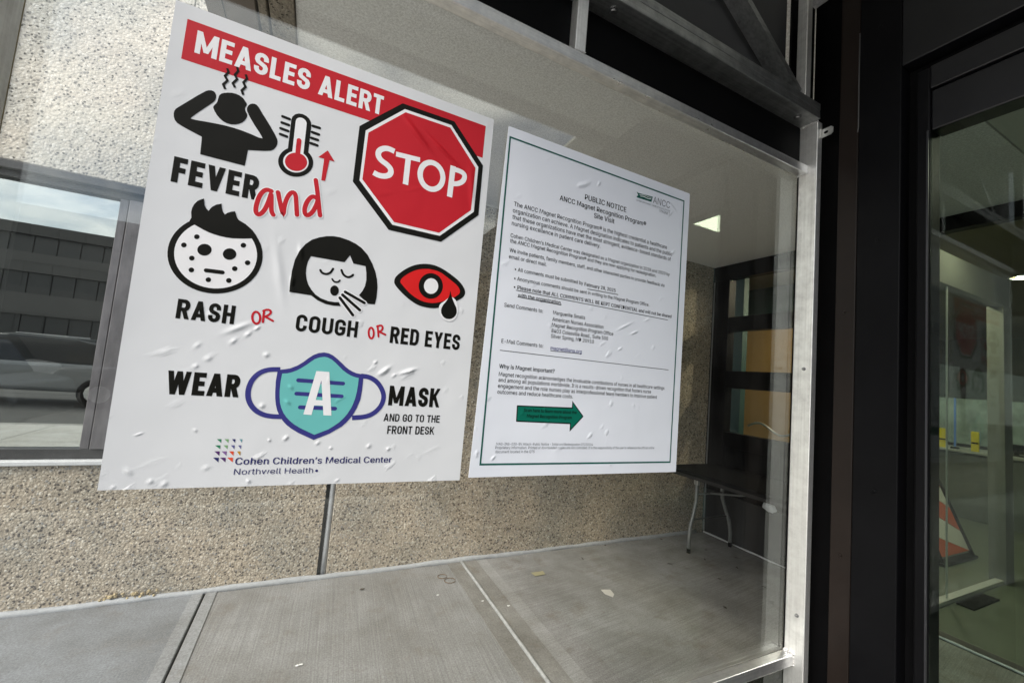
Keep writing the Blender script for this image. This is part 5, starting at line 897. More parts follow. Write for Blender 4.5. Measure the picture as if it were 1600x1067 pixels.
    's': (365, '182 -8 145 -5 112 3 84 18 62 38 45 63 36 94 94 107 105 79 124 60 150 49 181 45 217 50 244 62 262 81 268 103 265 121 254 136 237 147 212 155 149 170 104 186 72 208 53 237 47 274 51 305 65 332 87 354 115 370 149 381 187 384 223 381 254 372 279 358 299 339 314 316 324 290 268 277 258 298 243 316 219 328 187 333 156 329 131 317 114 299 109 277 112 258 124 243 144 232 172 223 229 209 275 194 306 171 325 142 331 107 326 75 312 47 290 24 260 6 223 -5', '29 31 30 29 32 31 28 32 29 28 33 32 27 33 28 27 34 33 26 34 27 26 41 34 41 35 34 26 42 41 40 35 41 25 42 26 25 43 42 39 35 40 25 44 43 39 36 35 38 36 39 24 44 25 24 45 44 37 36 38 24 46 45 23 46 24 23 47 46 23 48 47 22 48 23 22 49 48 22 50 49 22 51 50 21 51 22 21 52 51 20 52 21 20 53 52 19 53 20 18 53 19 17 53 18 17 54 53 16 54 17 15 54 16 6 8 7 15 55 54 14 55 15 5 8 6 13 55 14 5 9 8 13 56 55 4 9 5 12 56 13 4 10 9 11 56 12 4 11 10 11 57 56 4 57 11 3 57 4 3 58 57 2 58 3 2 59 58 1 59 2 1 0 59'),
    't': (227, '204 379 204 327 6 327 6 379 65 471 126 471 126 98 128 76 136 61 150 53 170 50 177 50 185 51 194 52 202 54 213 2 203 -1 192 -3 180 -4 168 -4 125 2 92 21 72 52 65 93', '23 5 4 23 6 5 2 0 3 2 1 0 23 7 6 22 7 23 22 8 7 22 9 8 13 15 14 22 10 9 12 15 13 21 10 22 11 15 12 10 15 11 21 15 10 20 15 21 19 15 20 19 16 15 19 17 16 19 18 17'),
    'u': (410, '182 -5 146 -1 115 11 89 31 69 59 57 95 53 139 53 379 114 379 114 144 119 105 137 75 164 56 200 50 226 53 249 62 268 77 283 97 293 122 296 153 296 379 357 379 357 0 298 0 298 92 307 92 286 47 257 17 222 0', '6 8 7 6 9 8 19 21 20 19 22 21 18 22 19 6 10 9 5 10 6 17 25 18 25 22 18 5 11 10 16 24 17 24 25 17 4 11 5 16 26 24 26 23 24 26 22 25 15 26 16 4 12 11 14 26 15 3 12 4 3 13 12 13 26 14 3 26 13 3 27 26 23 22 26 2 27 3 2 28 27 1 28 2 1 0 28'),
    'v': (389, '163 0 17 379 84 379 165 155 177 121 187 87 196 53 206 21 184 21 194 53 203 87 213 121 224 155 305 379 371 379 226 0', '0 2 1 0 3 2 12 14 13 12 15 14 0 4 3 11 15 12 0 5 4 10 15 11 0 9 5 9 6 5 9 6 10 6 15 10 0 8 9 7 15 6 0 7 8 0 15 7'),
    'w': (567, '138 0 23 379 87 379 133 214 143 177 154 137 165 91 175 41 165 41 175 90 186 135 196 176 206 214 252 379 316 379 362 214 371 176 382 136 392 91 402 41 391 41 402 90 413 135 423 176 434 214 480 379 545 379 429 0 368 0 319 172 312 198 305 225 297 252 291 280 284 309 277 338 291 338 277 280 270 252 263 225 255 198 248 172 199 0', '0 2 1 0 3 2 12 35 13 35 14 13 35 36 14 36 15 14 24 26 25 24 27 26 12 34 35 34 15 36 12 37 34 37 33 34 12 38 37 12 39 38 12 40 39 0 4 3 11 40 12 23 27 24 11 41 40 0 5 4 22 27 23 10 41 11 10 42 41 0 6 5 21 27 22 9 42 10 0 8 6 8 7 6 20 19 21 8 42 9 0 42 8'),
    'x': (379, '21 0 171 218 171 171 29 379 100 379 147 306 164 279 179 253 193 229 207 206 175 206 190 229 202 253 216 279 233 306 282 379 352 379 209 169 209 214 358 0 287 0 231 85 214 112 200 136 187 159 173 182 205 182 191 159 178 136 165 112 148 85 91 0', '2 4 3 2 5 4 14 16 15 14 17 16 2 6 5 13 17 14 2 1 6 1 7 6 12 18 13 18 17 13 1 11 7 11 8 7 11 8 12 8 18 12 1 10 11 9 18 8 0 10 1 9 19 18 0 25 10 25 9 10 25 26 9 26 19 9 0 24 25 27 19 26 0 28 24 28 23 24 28 23 27 23 19 27 0 29 28 22 19 23 0 30 29 21 19 22 0 31 30 20 19 21'),
    'y': (389, '47 -139 61 -86 71 -87 88 -90 104 -89 118 -84 130 -74 141 -58 151 -36 163 -1 17 379 84 379 165 155 177 121 187 87 196 53 206 21 184 21 193 53 202 87 212 121 224 155 305 379 371 379 204 -58 191 -85 177 -107 159 -124 139 -136 117 -143 91 -145 77 -145 65 -143 54 -141', '9 11 10 9 12 11 21 23 22 21 24 23 9 13 12 20 24 21 19 16 20 16 24 20 9 14 13 18 15 19 15 16 19 9 18 14 18 15 14 9 17 18 9 16 17 9 24 16 8 24 9 7 24 8 7 25 24 6 25 7 5 25 6 4 25 5 4 26 25 0 2 1 0 3 2 3 26 4 0 26 3 0 27 26 0 28 27 0 29 28 33 29 0 32 29 33 32 30 29 31 30 32'),
    'z': (380, '42 0 42 46 254 320 254 323 48 323 48 379 333 379 333 331 126 60 126 56 339 56 339 0', '4 6 5 4 7 6 4 3 7 3 2 7 2 8 7 1 8 2 1 9 8 1 10 9 1 11 10 0 11 1'),
    '®': (463, '231 118 192 122 154 134 121 152 91 177 67 206 48 240 37 277 33 317 37 357 48 394 67 428 91 457 121 482 154 500 192 512 231 516 271 512 309 500 343 482 372 457 396 428 415 394 426 357 430 317 426 277 415 240 396 206 372 177 343 152 309 134 271 122 231 166 271 171 307 187 338 210 362 241 377 277 382 317 377 357 362 393 338 423 307 447 271 462 231 467 192 462 156 447 125 423 101 393 86 357 81 317 86 277 101 241 125 210 156 187 192 171 273 226 228 312 273 312 319 226 161 226 161 409 253 409 266 407 279 402 292 394 302 383 309 368 311 350 309 332 302 316 291 304 278 295 264 289 250 287 185 287 185 319 239 319 248 321 257 327 264 337 267 350 264 364 257 372 248 376 239 378 203 378 203 226', '15 17 16 14 17 15 14 18 17 13 18 14 13 19 18 12 19 13 12 44 19 44 20 19 12 45 44 43 20 44 12 46 45 42 20 43 11 46 12 42 21 20 11 47 46 41 21 42 10 47 11 41 22 21 10 48 47 40 22 41 60 76 61 76 86 61 86 62 61 86 63 62 86 64 63 86 65 64 86 66 65 9 48 10 40 23 22 9 49 48 39 23 40 86 85 66 85 67 66 76 87 86 84 67 85 83 67 84 82 67 83 82 68 67 81 68 82 9 50 49 38 23 39 8 50 9 38 24 23 80 68 81 80 69 68 79 69 80 79 70 69 78 70 79 77 70 78 60 75 76 87 57 76 57 77 76 57 70 77 7 50 8 7 51 50 37 24 38 37 25 24 57 58 70 58 71 70 87 56 57 59 71 58 72 59 71 73 59 72 74 59 73 60 74 75 60 59 74 6 51 7 37 26 25 6 52 51 36 26 37 6 53 52 35 26 36 5 53 6 35 27 26 87 59 60 56 59 87 5 54 53 34 27 35 4 54 5 34 28 27 4 55 54 33 28 34 3 55 4 33 29 28 3 32 55 32 29 33 3 29 32 2 29 3 2 30 29 1 30 2 1 31 30 0 31 1'),
    '’': (177, '52 318 82 509 151 509 98 318', '0 2 1 0 3 2'),
    '•': (389, '194 93 166 96 139 107 117 124 100 147 89 173 85 202 89 231 100 257 117 279 139 296 166 307 194 311 223 307 249 296 272 279 289 257 300 231 304 202 300 173 289 147 272 124 249 107 223 96', '11 13 12 10 13 11 10 14 13 9 14 10 9 15 14 8 15 9 8 16 15 7 16 8 7 17 16 6 17 7 6 18 17 5 18 6 5 19 18 4 19 5 4 20 19 3 20 4 3 21 20 2 21 3 2 22 21 1 22 2 1 23 22 0 23 1'),
}
SPACE = 188


def text_mesh(text, bold=0.0):
    vs, fs, x = [], [], 0
    for ch in text:
        if ch == ' ' or ch not in GLYPHS: x += SPACE; continue
        adv, v, t = GLYPHS[ch]; v = [int(q) for q in v.split()]; t = [int(q) for q in t.split()]
        for lay, dx in enumerate((0,) if not bold else (-bold, 0, bold)):
            o = len(vs)
            vs += [((x + v[k]) / 1000 + dx, v[k + 1] / 1000, lay * .00002) for k in range(0, len(v), 2)]
            fs += [(o + t[k], o + t[k + 1], o + t[k + 2]) for k in range(0, len(t), 3)]
        x += adv + bold * 1000
    me = bpy.data.meshes.new('line'); me.from_pydata(vs, [], fs); me.update()
    return me


def set_text(parent, text, bl, tr, mat, bold=0.0, name='lettering', hscale=None, shear=0):
    """a line of type whose left foot and right top are given in photograph pixels"""
    A = on_y(*bl, YP); B = on_y(*tr, YP)
    me = text_mesh(text, bold)
    xs_ = [v.co.x for v in me.vertices]; x0, x1 = min(xs_), max(xs_)
    k = (B.x - A.x) / (x1 - x0); kz = (k * hscale) if hscale else (B.z - A.z) / .509
    Print.n += 1; y = YP - .0004 - (Print.n % 40) * .000003
    org = chain_loc(parent)
    for v in me.vertices:
        v.co = Vector((A.x + (v.co.x - x0) * k + shear * v.co.y * kz, y - v.co.z, A.z + v.co.y * kz)) - org
    me.name = name; me.materials.append(mat)
    o = bpy.data.objects.new(name, me); COL.objects.link(o); o.parent = parent
    return o


def sheet(name, tl, br_, mat, label, cat, tr=None, bl=None):
    a = on_y(*tl, YP); b = on_y(*br_, YP)
    c = on_y(*tr, YP); d = on_y(*bl, YP)            # hand trimmed: not quite square
    root = empty(name, ((a.x + b.x) / 2, YP, b.z), label, cat)
    MB().prism([(a.x, YP, a.z), (c.x, YP, c.z), (b.x, YP, b.z), (d.x, YP, d.z)], (0, .0012, 0)).build('sheet', mat, root)
    return root


al = sheet('poster', (275, 0), (718, 750), M['sheet'], 'white measles warning poster with a red banner and a big red stop octagon', 'poster', (772, 187), (152, 766))
c2 = lambda *p: [(x / 3.3333 + 240, y / 3.3333) for x, y in p]
c3 = lambda *p: [(x / 3.81 + 500, y / 3.81 + 120) for x, y in p]
c4 = lambda *p: [(x / 4.446 + 220, y / 4.446 + 290) for x, y in p]
c5 = lambda *p: [(x / 4.848 + 430, y / 4.848 + 350) for x, y in p]
c6 = lambda *p: [(x / 4.268 + 140, y / 4.268 + 530) for x, y in p]
c7 = lambda *p: [(x / 4.269 + 440, y / 4.269 + 530) for x, y in p]


def lifted(k):
    p = Print(); p.lift = k; return p


lifted(0).poly([(293, 30), (759, 197.5), (754, 247), (283, 92)]).build('banner', M['red'], al)
heavy(lifted(.0008), 'MEASLES ALERT', (303.6, 82.5), (600.3, 151.5), .188, .09).build('banner_lettering', M['white'], al)
# fever figure
fi = lifted(.0008)
fi.poly(curve_px(c2((265, 478), (295, 470), (320, 480), (328, 505), (318, 530), (290, 548), (196, 612), (193, 622), (300, 640), (395, 660), (480, 688), (570, 728), (560, 705), (520, 645), (490, 590), (484, 568), (497, 546), (520, 540), (542, 550), (565, 590), (600, 645), (640, 715), (648, 745), (632, 777), (605, 789), (490, 783), (492, 783), (476, 860), (474, 865), (470, 864), (248, 806), (243, 805), (243, 800), (252, 715), (250, 713), (150, 660), (113, 635), (103, 600), (110, 572), (135, 556)), 1))
fi.poly(curve_px(c2((345, 492), (375, 484), (420, 486), (460, 505), (482, 535), (487, 548), (475, 565), (478, 580), (490, 600), (480, 625), (455, 645), (415, 652), (370, 640), (335, 610), (312, 570), (310, 555), (332, 535), (337, 512)), 1))
fi.build('fever_figure', M['ink'], al)
st = lifted(.0016)
for q in (((383, 358), (391, 378), (372, 398), (385, 422), (363, 442), (373, 466)), ((435, 352), (441, 372), (424, 392), (435, 415), (413, 436), (424, 458)), ((480, 390), (487, 412), (468, 432), (479, 455), (459, 474), (467, 496))):
    st.stroke(c2(*q), 3.3, 'butt')
st.build('steam_lines', M['ink'], al)
heavy(lifted(.0008), 'FEVER', (266.4, 283.5), (406.5, 277), .205, .1).build('lettering', M['ink'], al)
# thermometer
th = lifted(.0008); th.stroke(c2((770, 640), (746, 845)), 27.5); th.ell(c2((740, 845))[0], 27.5, 23, rot=.15); tho = th.build('thermometer_outline', M['ink'], al)
tw = lifted(.0018); tw.stroke(c2((769, 640), (746, 845)), 15); tw.ell(c2((741, 845))[0], 20, 16.5, rot=.15); tw.build('thermometer_glass', M['white'], al)
tr_ = lifted(.0026); tr_.stroke(c2((758, 733), (746, 845)), 6.6); tr_.ell(c2((742, 845))[0], 17.4, 14.2, rot=.15); tr_.build('thermometer_fluid', M['red'], al)
for a, b in (((672, 608), (708, 622)), ((668, 640), (704, 653)), ((662, 670), (700, 684)), ((660, 700), (694, 713)), ((830, 658), (864, 668)), ((826, 690), (860, 702)), ((822, 720), (855, 731)), ((818, 747), (852, 759))):
    lifted(.0008).stroke(c2(a, b), 4.2).build('thermometer_mark', M['ink'], al)

lifted(.0008).poly(c2((907, 785), (943, 843), (916, 836), (893, 944), (873, 940), (888, 828), (857, 820))).build('arrow', M['red'], al)
# handwritten "and" with a pale halo
hw_ = [[(424, 299), (416, 296), (407, 303), (401, 318), (399, 331), (404, 337), (413, 330), (420, 315), (424, 301), (424, 318), (424, 331), (427, 336)],
       [(434.5, 301), (437, 314), (440, 328), (443, 336), (444, 322), (449, 308), (456, 300), (462, 303), (463, 318), (464, 336)],
       [(497, 312), (489, 306), (480, 314), (475, 328), (478, 338), (487, 334), (494, 322), (497, 312)], [(493.5, 282), (496, 300), (498, 320), (500, 337)]]
wh = lifted(.0016); rd = lifted(.0026)
for s_ in hw_:
    wh.stroke(s_, 9.6, smooth=2); rd.stroke(s_, 6.4, smooth=2)
wh.build('and_halo', M['white'], al); rd.build('and_lettering', M['red'], al)
# stop octagon
lifted(.0012).poly(c3((492, 160), (800, 268), (970, 530), (943, 825), (720, 983), (408, 912), (195, 625), (235, 295))).build('stop_border', M['ink'], al)
lifted(.0022).poly(c3((505, 195), (782, 290), (942, 540), (915, 805), (712, 948), (430, 882), (235, 618), (272, 322))).build('stop_ring', M['white'], al)
lifted(.003).poly(c3((510, 214), (775, 305), (925, 545), (898, 795), (708, 930), (440, 866), (252, 612), (288, 335))).build('stop_octagon', M['red'], al)
sp = lifted(.0038)
sp.stroke(c3((443, 447), (410, 430), (378, 428), (350, 442), (344, 470), (362, 500), (400, 525), (424, 555), (418, 585), (388, 595), (350, 590), (318, 572)), 8.2, 'butt', smooth=2)
sp.stroke(c3((452, 462), (595, 497)), 7.6, 'butt'); sp.stroke(c3((526, 480), (508, 643)), 8.2, 'butt')
oc = c3((663, 592))[0]
sp.stroke([(oc[0] + 17.8 * math.cos(a) , oc[1] + 20.8 * math.sin(a) + 2.5 * math.cos(a)) for a in [2 * math.pi * k / 36 for k in range(36)]], 8, 'butt', True)
sp.stroke(c3((792, 533), (770, 717)), 8.4, 'butt')
sp.stroke(c3((785, 552), (820, 558), (855, 575), (862, 600), (848, 628), (815, 640), (778, 638)), 7.6, 'butt', smooth=2)
sp.build('stop_lettering', M['white'], al)
# rash face
f0 = c4((516, 480))[0]
lifted(.0008).ell(f0, 331 / 4.446, 270 / 4.446, 56, .06).build('face_outline', M['ink'], al)
lifted(.0016).ell(c4((520, 479))[0], 288 / 4.446, 236 / 4.446, 56, .06).build('face_fill', M['white'], al)
hr = lifted(.0026)
hr.poly(c4((352, 225), (350, 185), (358, 155), (372, 130), (395, 108), (418, 98), (440, 92), (440, 115), (444, 140), (455, 160), (472, 178), (482, 163), (498, 148), (525, 134), (562, 127), (562, 150), (570, 182), (585, 203), (600, 192), (628, 183), (655, 180), (661, 200), (668, 222), (680, 240), (730, 270), (775, 310), (800, 345), (808, 362), (780, 368), (720, 370), (640, 368), (590, 361), (550, 352), (510, 340), (470, 325), (430, 305), (365, 268), (340, 262), (340, 245)))
hr.ell(c4((443, 447))[0], 50 / 4.446, 41 / 4.446, 24); hr.ell(c4((617, 477))[0], 47 / 4.446, 40 / 4.446, 24)
hr.stroke(c4((455, 590), (567, 604)), 6.3)
for q in ((390, 357), (300, 414), (355, 505), (352, 587), (470, 655), (612, 660), (653, 578), (742, 537), (713, 416)):
    hr.ell(c4(q)[0], 19.5 / 4.446, 17 / 4.446, 16)
hr.build('face_features', M['ink'], al)
heavy(lifted(.0008), 'RASH', (274, 497), (369, 478), .19, .1).build('lettering', M['ink'], al)
o1 = lifted(.0008); q0 = c4((802, 918))[0]
o1.stroke([(q0[0] + 6.2 * math.cos(a), q0[1] + 9.3 * math.sin(a) + .6 * math.cos(a)) for a in [2 * math.pi * k / 22 for k in range(22)]], 3.2, 'butt', True)
o1.stroke(c4((856, 868), (848, 948)), 3.2); o1.stroke(c4((852, 870), (880, 860), (905, 870), (900, 892), (858, 914)), 3.2, smooth=1); o1.stroke(c4((868, 912), (918, 940)), 3.2)
o1.build('or_lettering', M['red'], al); o1 = lifted(.0008)
q0 = c5((727, 826))[0]
o1.stroke([(q0[0] + 4 * math.cos(a), q0[1] + 8.4 * math.sin(a) + .4 * math.cos(a)) for a in [2 * math.pi * k / 22 for k in range(22)]], 3, 'butt', True)
o1.stroke(c5((776, 772), (782, 852)), 3); o1.stroke(c5((772, 776), (800, 766), (816, 780), (808, 806), (784, 818)), 3, smooth=1); o1.stroke(c5((788, 816), (834, 838)), 3)
o1.build('or_lettering', M['red'], al)
# coughing face
cf = lifted(.0008)
cf.poly(c5((107, 515), (113, 440), (128, 350), (150, 270), (185, 202), (230, 152), (280, 119), (335, 102), (390, 93), (440, 93), (490, 101), (560, 125), (610, 150), (655, 183), (700, 234), (735, 300), (758, 360), (771, 420), (775, 480), (768, 555), (755, 609), (705, 605), (690, 592), (634, 540), (660, 508), (680, 470), (690, 425), (690, 370), (684, 320), (592, 300), (567, 238), (525, 290), (270, 245), (248, 285), (236, 330), (232, 372), (238, 420), (250, 458), (275, 500), (305, 535), (345, 562), (400, 584), (450, 592), (482, 592), (496, 622), (440, 619), (380, 606), (320, 578), (272, 541)))
for q in (((342, 350), (352, 370), (385, 382), (420, 370), (438, 340)), ((502, 350), (515, 385), (548, 406), (575, 398), (590, 386))): cf.stroke(c5(*q), 3.4, smooth=2)
cf.stroke(c5((432, 418), (445, 438), (475, 442), (490, 428)), 2.7, smooth=2); cf.ell(c5((449, 505))[0], 33 / 4.848, 39 / 4.848, 24)
cf.build('cough_face', M['ink'], al)
wb_ = lifted(.0016); bl_ = lifted(.0026)
for a, b in (((530, 515), (675, 598)), ((510, 537), (640, 652)), ((490, 560), (588, 690))):
    wb_.stroke(c5(a, b), 7.6); bl_.stroke(c5(a, b), 4.4)
wb_.build('cough_halo', M['white'], al); bl_.build('cough_lines', M['ink'], al)
heavy(lifted(.0008), 'COUGH', (461, 517), (560.4, 502.6), .187, .1).build('lettering', M['ink'], al)
heavy(lifted(.0008), 'RED EYES', (608.4, 535.6), (719.8, 523.3), .187, .1).build('lettering', M['ink'], al)
# weeping eye
lifted(.0008).poly(curve_px(c5((900, 430), (912, 398), (960, 358), (1020, 323), (1090, 302), (1180, 303), (1260, 333), (1340, 388), (1402, 440), (1440, 500), (1436, 545), (1395, 575), (1300, 618), (1225, 640), (1160, 637), (1080, 617), (1000, 562), (930, 492), (903, 455)), 2)).build('eye_outline', M['ink'], al)
lifted(.0016).poly(curve_px(c5((938, 430), (1000, 378), (1080, 343), (1170, 340), (1250, 363), (1320, 418), (1385, 470), (1405, 520), (1365, 552), (1320, 572), (1230, 597), (1170, 600), (1100, 582), (1030, 537), (970, 472)), 2)).build('eye_white', M['red2'], al)
ir = lifted(.0024); ir.ell(c5((1178, 470))[0], 92 / 4.848, 97 / 4.848, 36); ir.build('iris', M['ink'], al)
iw = lifted(.0032); iw.ell(c5((1180, 471))[0], 54 / 4.848, 59 / 4.848, 30); iw.poly(curve_px(c5((1325, 545), (1372, 575), (1385, 640), (1380, 690), (1348, 735), (1305, 738), (1262, 715), (1238, 668), (1240, 610), (1290, 580)), 2)); iw.build('eye_highlight', M['white'], al)
lifted(.004).poly(curve_px(c5((1326, 500), (1332, 540), (1350, 590), (1374, 640), (1374, 682), (1347, 714), (1310, 723), (1273, 708), (1252, 665), (1263, 622), (1300, 580), (1320, 540)), 1)).build('tear', M['ink'], al)
# face mask
mk = lifted(.0008)
mk.stroke([(438, 577), (420, 577), (405, 582), (393, 594), (387, 610), (388, 626), (397, 640), (411, 648), (425, 650.5), (440, 651)], 7.2, 'butt', smooth=2)
mk.stroke([(564, 587), (578, 589), (590, 597), (598, 610), (600, 622), (595, 635), (585, 645), (572, 651), (550, 652.5)], 7.2, 'butt', smooth=2)
mk.poly([(434, 578), (443, 577), (453, 575.5), (465, 571), (474, 565.5), (482, 559.5), (490, 554.5), (498, 551.5), (507, 550.6), (514, 552), (520, 555), (527, 560.5), (534, 567), (540, 573), (545, 577), (551, 580.5), (557, 583), (568, 585), (567, 597), (565.5, 610), (563, 624), (560, 631), (557, 638), (553, 645), (549, 651), (542, 659), (534, 666), (515, 677), (490, 687), (466, 676), (456, 670), (448, 664), (442, 657.5), (437, 650), (433, 641), (431, 632), (430, 622), (430, 612), (431, 595)])
mk.build('mask_outline', M['navy'], al)
lifted(.0018).poly([(441, 583.5), (449, 583.2), (456, 581.5), (463, 579), (470, 575.5), (479, 570), (486, 565), (492, 561), (499, 558.5), (507, 557.5), (512, 558.5), (518, 561.5), (524, 566.5), (530, 572.5), (536, 578.5), (542, 583), (548, 586.5), (554, 589), (560.5, 590.5), (559.5, 600), (557.5, 612), (555, 622), (552, 630), (549, 636.5), (543, 646), (537, 653), (530, 659.5), (522, 665), (513, 670.5), (491, 679), (469, 668.5), (460, 663), (453, 657.5), (447.5, 651.5), (443, 645), (439.5, 637), (437.5, 629), (437, 620), (437, 610), (438.5, 596)]).build('mask_fabric', M['teal'], al)
mb = lifted(.0026)
for a, b in (((112, 273), (410, 295)), ((100, 362), (400, 380)), ((124, 453), (356, 462))): mb.stroke(c7(a, b), 6.2)
mb.build('mask_pleats', M['navy'], al)
ma_ = lifted(.0036); ma_.poly(c7((232, 212), (282, 215), (199, 504), (145, 500))); ma_.poly(c7((262, 214), (318, 218), (332, 508), (279, 506))); ma_.poly(c7((208, 403), (296, 408), (296, 442), (200, 440))); ma_.build('mask_letter', M['white'], al)
heavy(lifted(.0008), 'WEAR', (257, 615.5), (377, 586), .212, .08).build('lettering', M['ink'], al)
heavy(lifted(.0008), 'MASK', (606, 633), (688.8, 607.3), .202, .08).build('lettering', M['ink'], al)
heavy(lifted(.0008), 'AND GO TO THE', (599, 657.7), (687.6, 649), .162, .1).build('lettering', M['ink'], al)
heavy(lifted(.0008), 'FRONT DESK', (604.4, 677.6), (679, 666.6), .162, .1).build('lettering', M['ink'], al)
# logo triangles and the two lines beside them
TRI = [[(850, 880, 'green'), (900, 928, 'lime'), (950, 973, 'navy'), (1000, 1018, 'teal')], [(836, 873, 'green'), (893, 922, 'lime'), (942, 968, 'slate'), (990, 1012, 'slate')],
       [(832, 868, 'pur'), (880, 915, 'vio'), (930, 962, 'or'), (982, 1007, 'gold')], [(823, 862, 'navy'), (870, 908, 'pur'), (917, 957, 'or')]]
for row, (y0, y1) in zip(TRI, ((665, 690), (706, 731), (746, 776), (788, 819))):
    for x0, x1, cn in row:
        lifted(.0008).poly(c6((x0, y0), (x1, y0), (x1 - 3, y1))).build('logo_triangle', M['t_' + cn], al)
set_text(al, 'Cohen Children\u2019s Medical Center', (366.8, 725.6), (612.5, 713), M['t_navy'], .016, 'hospital_name')
set_text(al, 'Northwell Health\u2022', (365, 741.3), (497.4, 730), M['t_navy'], 0, 'health_group_name')

no = sheet('notice', (795, 197), (1056, 737), M['notice'], 'pale public notice full of small print inside a thin green border', 'notice', (1078, 303), (732, 746))
cA = lambda *p: [(x / 3.679 + 760, y / 3.679 + 190) for x, y in p]
cB = lambda *p: [(x / 3.442 + 730, y / 3.442 + 450) for x, y in p]
bd = lifted(.0008); bd.stroke([(797.2, 214.5), (1068.5, 314.5), (1046.7, 721.6), (750.3, 725.4)], 2.6, 'butt', True); bd.build('border', M['dkgreen'], no)


def A_(t, bl, tr, bold=0.0, mat='ink', hs=1.12, nm='lettering'): set_text(no, t, cA(bl)[0], cA(tr)[0], M[mat], bold, nm, hs)
def B_(t, bl, tr, bold=0.0, mat='ink', hs=1.12, nm='lettering'): set_text(no, t, cB(bl)[0], cB(tr)[0], M[mat], bold, nm, hs)


A_('PUBLIC NOTICE', (565, 448), (805, 492), .014); A_('ANCC Magnet Recognition Program\u00ae', (420, 452), (918, 580), .014); A_('Site Visit', (617, 553), (736, 563), .014)
A_('The ANCC Magnet Recognition Program\u00ae is the highest credential a healthcare', (157, 485), (1038, 712), .004)
A_('organization can achieve. A Magnet designation indicates to patients and the public', (151, 522), (1067, 750), .004)
A_('that these organizations have met the most stringent, evidence-based standards of', (148, 559), (1060, 782), .004)
A_('nursing excellence in patient care delivery.', (145, 595), (655, 707), .004)
A_('Cohen Children\u2019s Medical Center was designated as a Magnet organization in 2018 and 2020 by', (138, 664), (1053, 872), .004)
A_('the ANCC Magnet Recognition Program\u00ae and they are now applying for redesignation.', (135, 695), (975, 878), .004)
A_('We invite patients, family members, staff, and other interested parties to provide feedback via', (132, 748), (1023, 935), .004)
A_('email or direct mail.', (128, 785), (345, 822), .004)
A_('\u2022 All comments must be submitted by', (162, 858), (555, 928), .004); A_('February 28, 2025', (563, 944), (743, 960), .014)
A_('\u2022 Anonymous comments should be sent in writing to the Magnet Program Office.', (158, 910), (935, 1045), .004)
set_text(no, '\u2022 Please note that ALL COMMENTS WILL BE KEPT CONFIDENTIAL and will not be shared', cA((156, 960))[0], cB((1098, 150))[0], M['ink'], .013, 'lettering', 1.08)
set_text(no, 'with the organization.', cA((180, 1008))[0], cB((508, 75))[0], M['ink'], .013, 'lettering', 1.08)
for t, a, b in (('Send Comments to:', (198, 100), (408, 118)), ('Marguerite Smalls', (461, 141), (634, 153)), ('American Nurses Association', (457, 176), (732, 205)), ('Magnet Recognition Program Office', (454, 207), (785, 240)),
                ('8403 Colesville Road., Suite 500', (452, 238), (757, 265)), ('Silver Spring, MD 20910', (449, 267), (681, 282)), ('E-Mail Comments to:', (183, 294), (409, 305)),
                ('Magnet recognition acknowledges the invaluable contributions of nurses in all healthcare settings', (169, 472), (1060, 538)), ('and among all populations worldwide. It is a results-driven recognition that fosters nurse', (167, 503), (988, 555)),
                ('engagement and the role nurses play as interprofessional team members to improve patient', (164, 535), (1020, 583)), ('outcomes and reduce healthcare costs.', (161, 567), (568, 575))):
    B_(t, a, b, .004)
B_('magnet@ana.org', (447, 332), (616, 335), .004, 'navy'); B_('Why is Magnet important?', (171, 430), (470, 440), .014)
ul = lifted(.0008)
ul.stroke(cA((580, 962), (757, 995)), 1.0, 'butt'); ul.stroke(cB((262, 12), (1078, 172)), 1.0, 'butt'); ul.stroke(cB((270, 47), (505, 92)), 1.0, 'butt'); ul.stroke(cB((447, 337), (614, 354)), .8, 'butt')
ul.stroke(cB((175, 334), (1082, 440)), .9, 'butt'); ul.build('rules', M['ink'], no)
ar = [(270, 633), (565, 645), (567, 612), (622, 690), (553, 765), (555, 728), (265, 715)]
lifted(.0004).stroke(cB(*ar), 1.8, 'butt', True).build('arrow_outline', M['ink'], no); lifted(0).poly(cB(*ar)).build('arrow', M['green'], no)
B_('Scan here to learn more about the', (303, 664), (588, 668), .012); B_('Magnet Recognition Program', (320, 695), (562, 690), .012)
B_('MAG-INS-030-BV Attach-Public Notice - Initial and Redesignation 07232024', (155, 844), (675, 835), 0, 'inkgrey'); B_('Proprietary information. Printed or downloaded copies are not controlled. It is the responsibility of the user to reference the official online', (150, 864), (1005, 858), 0, 'inkgrey'); B_('document located in the QTS', (150, 886), (362, 876), 0, 'inkgrey')
lifted(.0008).poly(cA((863, 404), (875, 412), (956, 433), (948, 463), (868, 438), (862, 432), (872, 424))).build('logo_flag', M['dkgreen'], no)
fl = lifted(.0018); fl.stroke(cA((885, 430), (905, 432), (925, 444), (946, 446)), 1.0, smooth=2); fl.stroke(cA((880, 422), (910, 424), (930, 436), (948, 438)), .7, smooth=2); fl.build('logo_waves', M['white'], no)
A_('ANCC', (957, 468), (1055, 470), 0, 'inkgrey', 1.15, 'logo_name'); A_('AMERICAN NURSES CREDENTIALING CENTER', (862, 456), (1055, 506), 0, 'inkgrey'); A_('MAGNET', (995, 521), (1055, 522), 0, 'inkgrey')

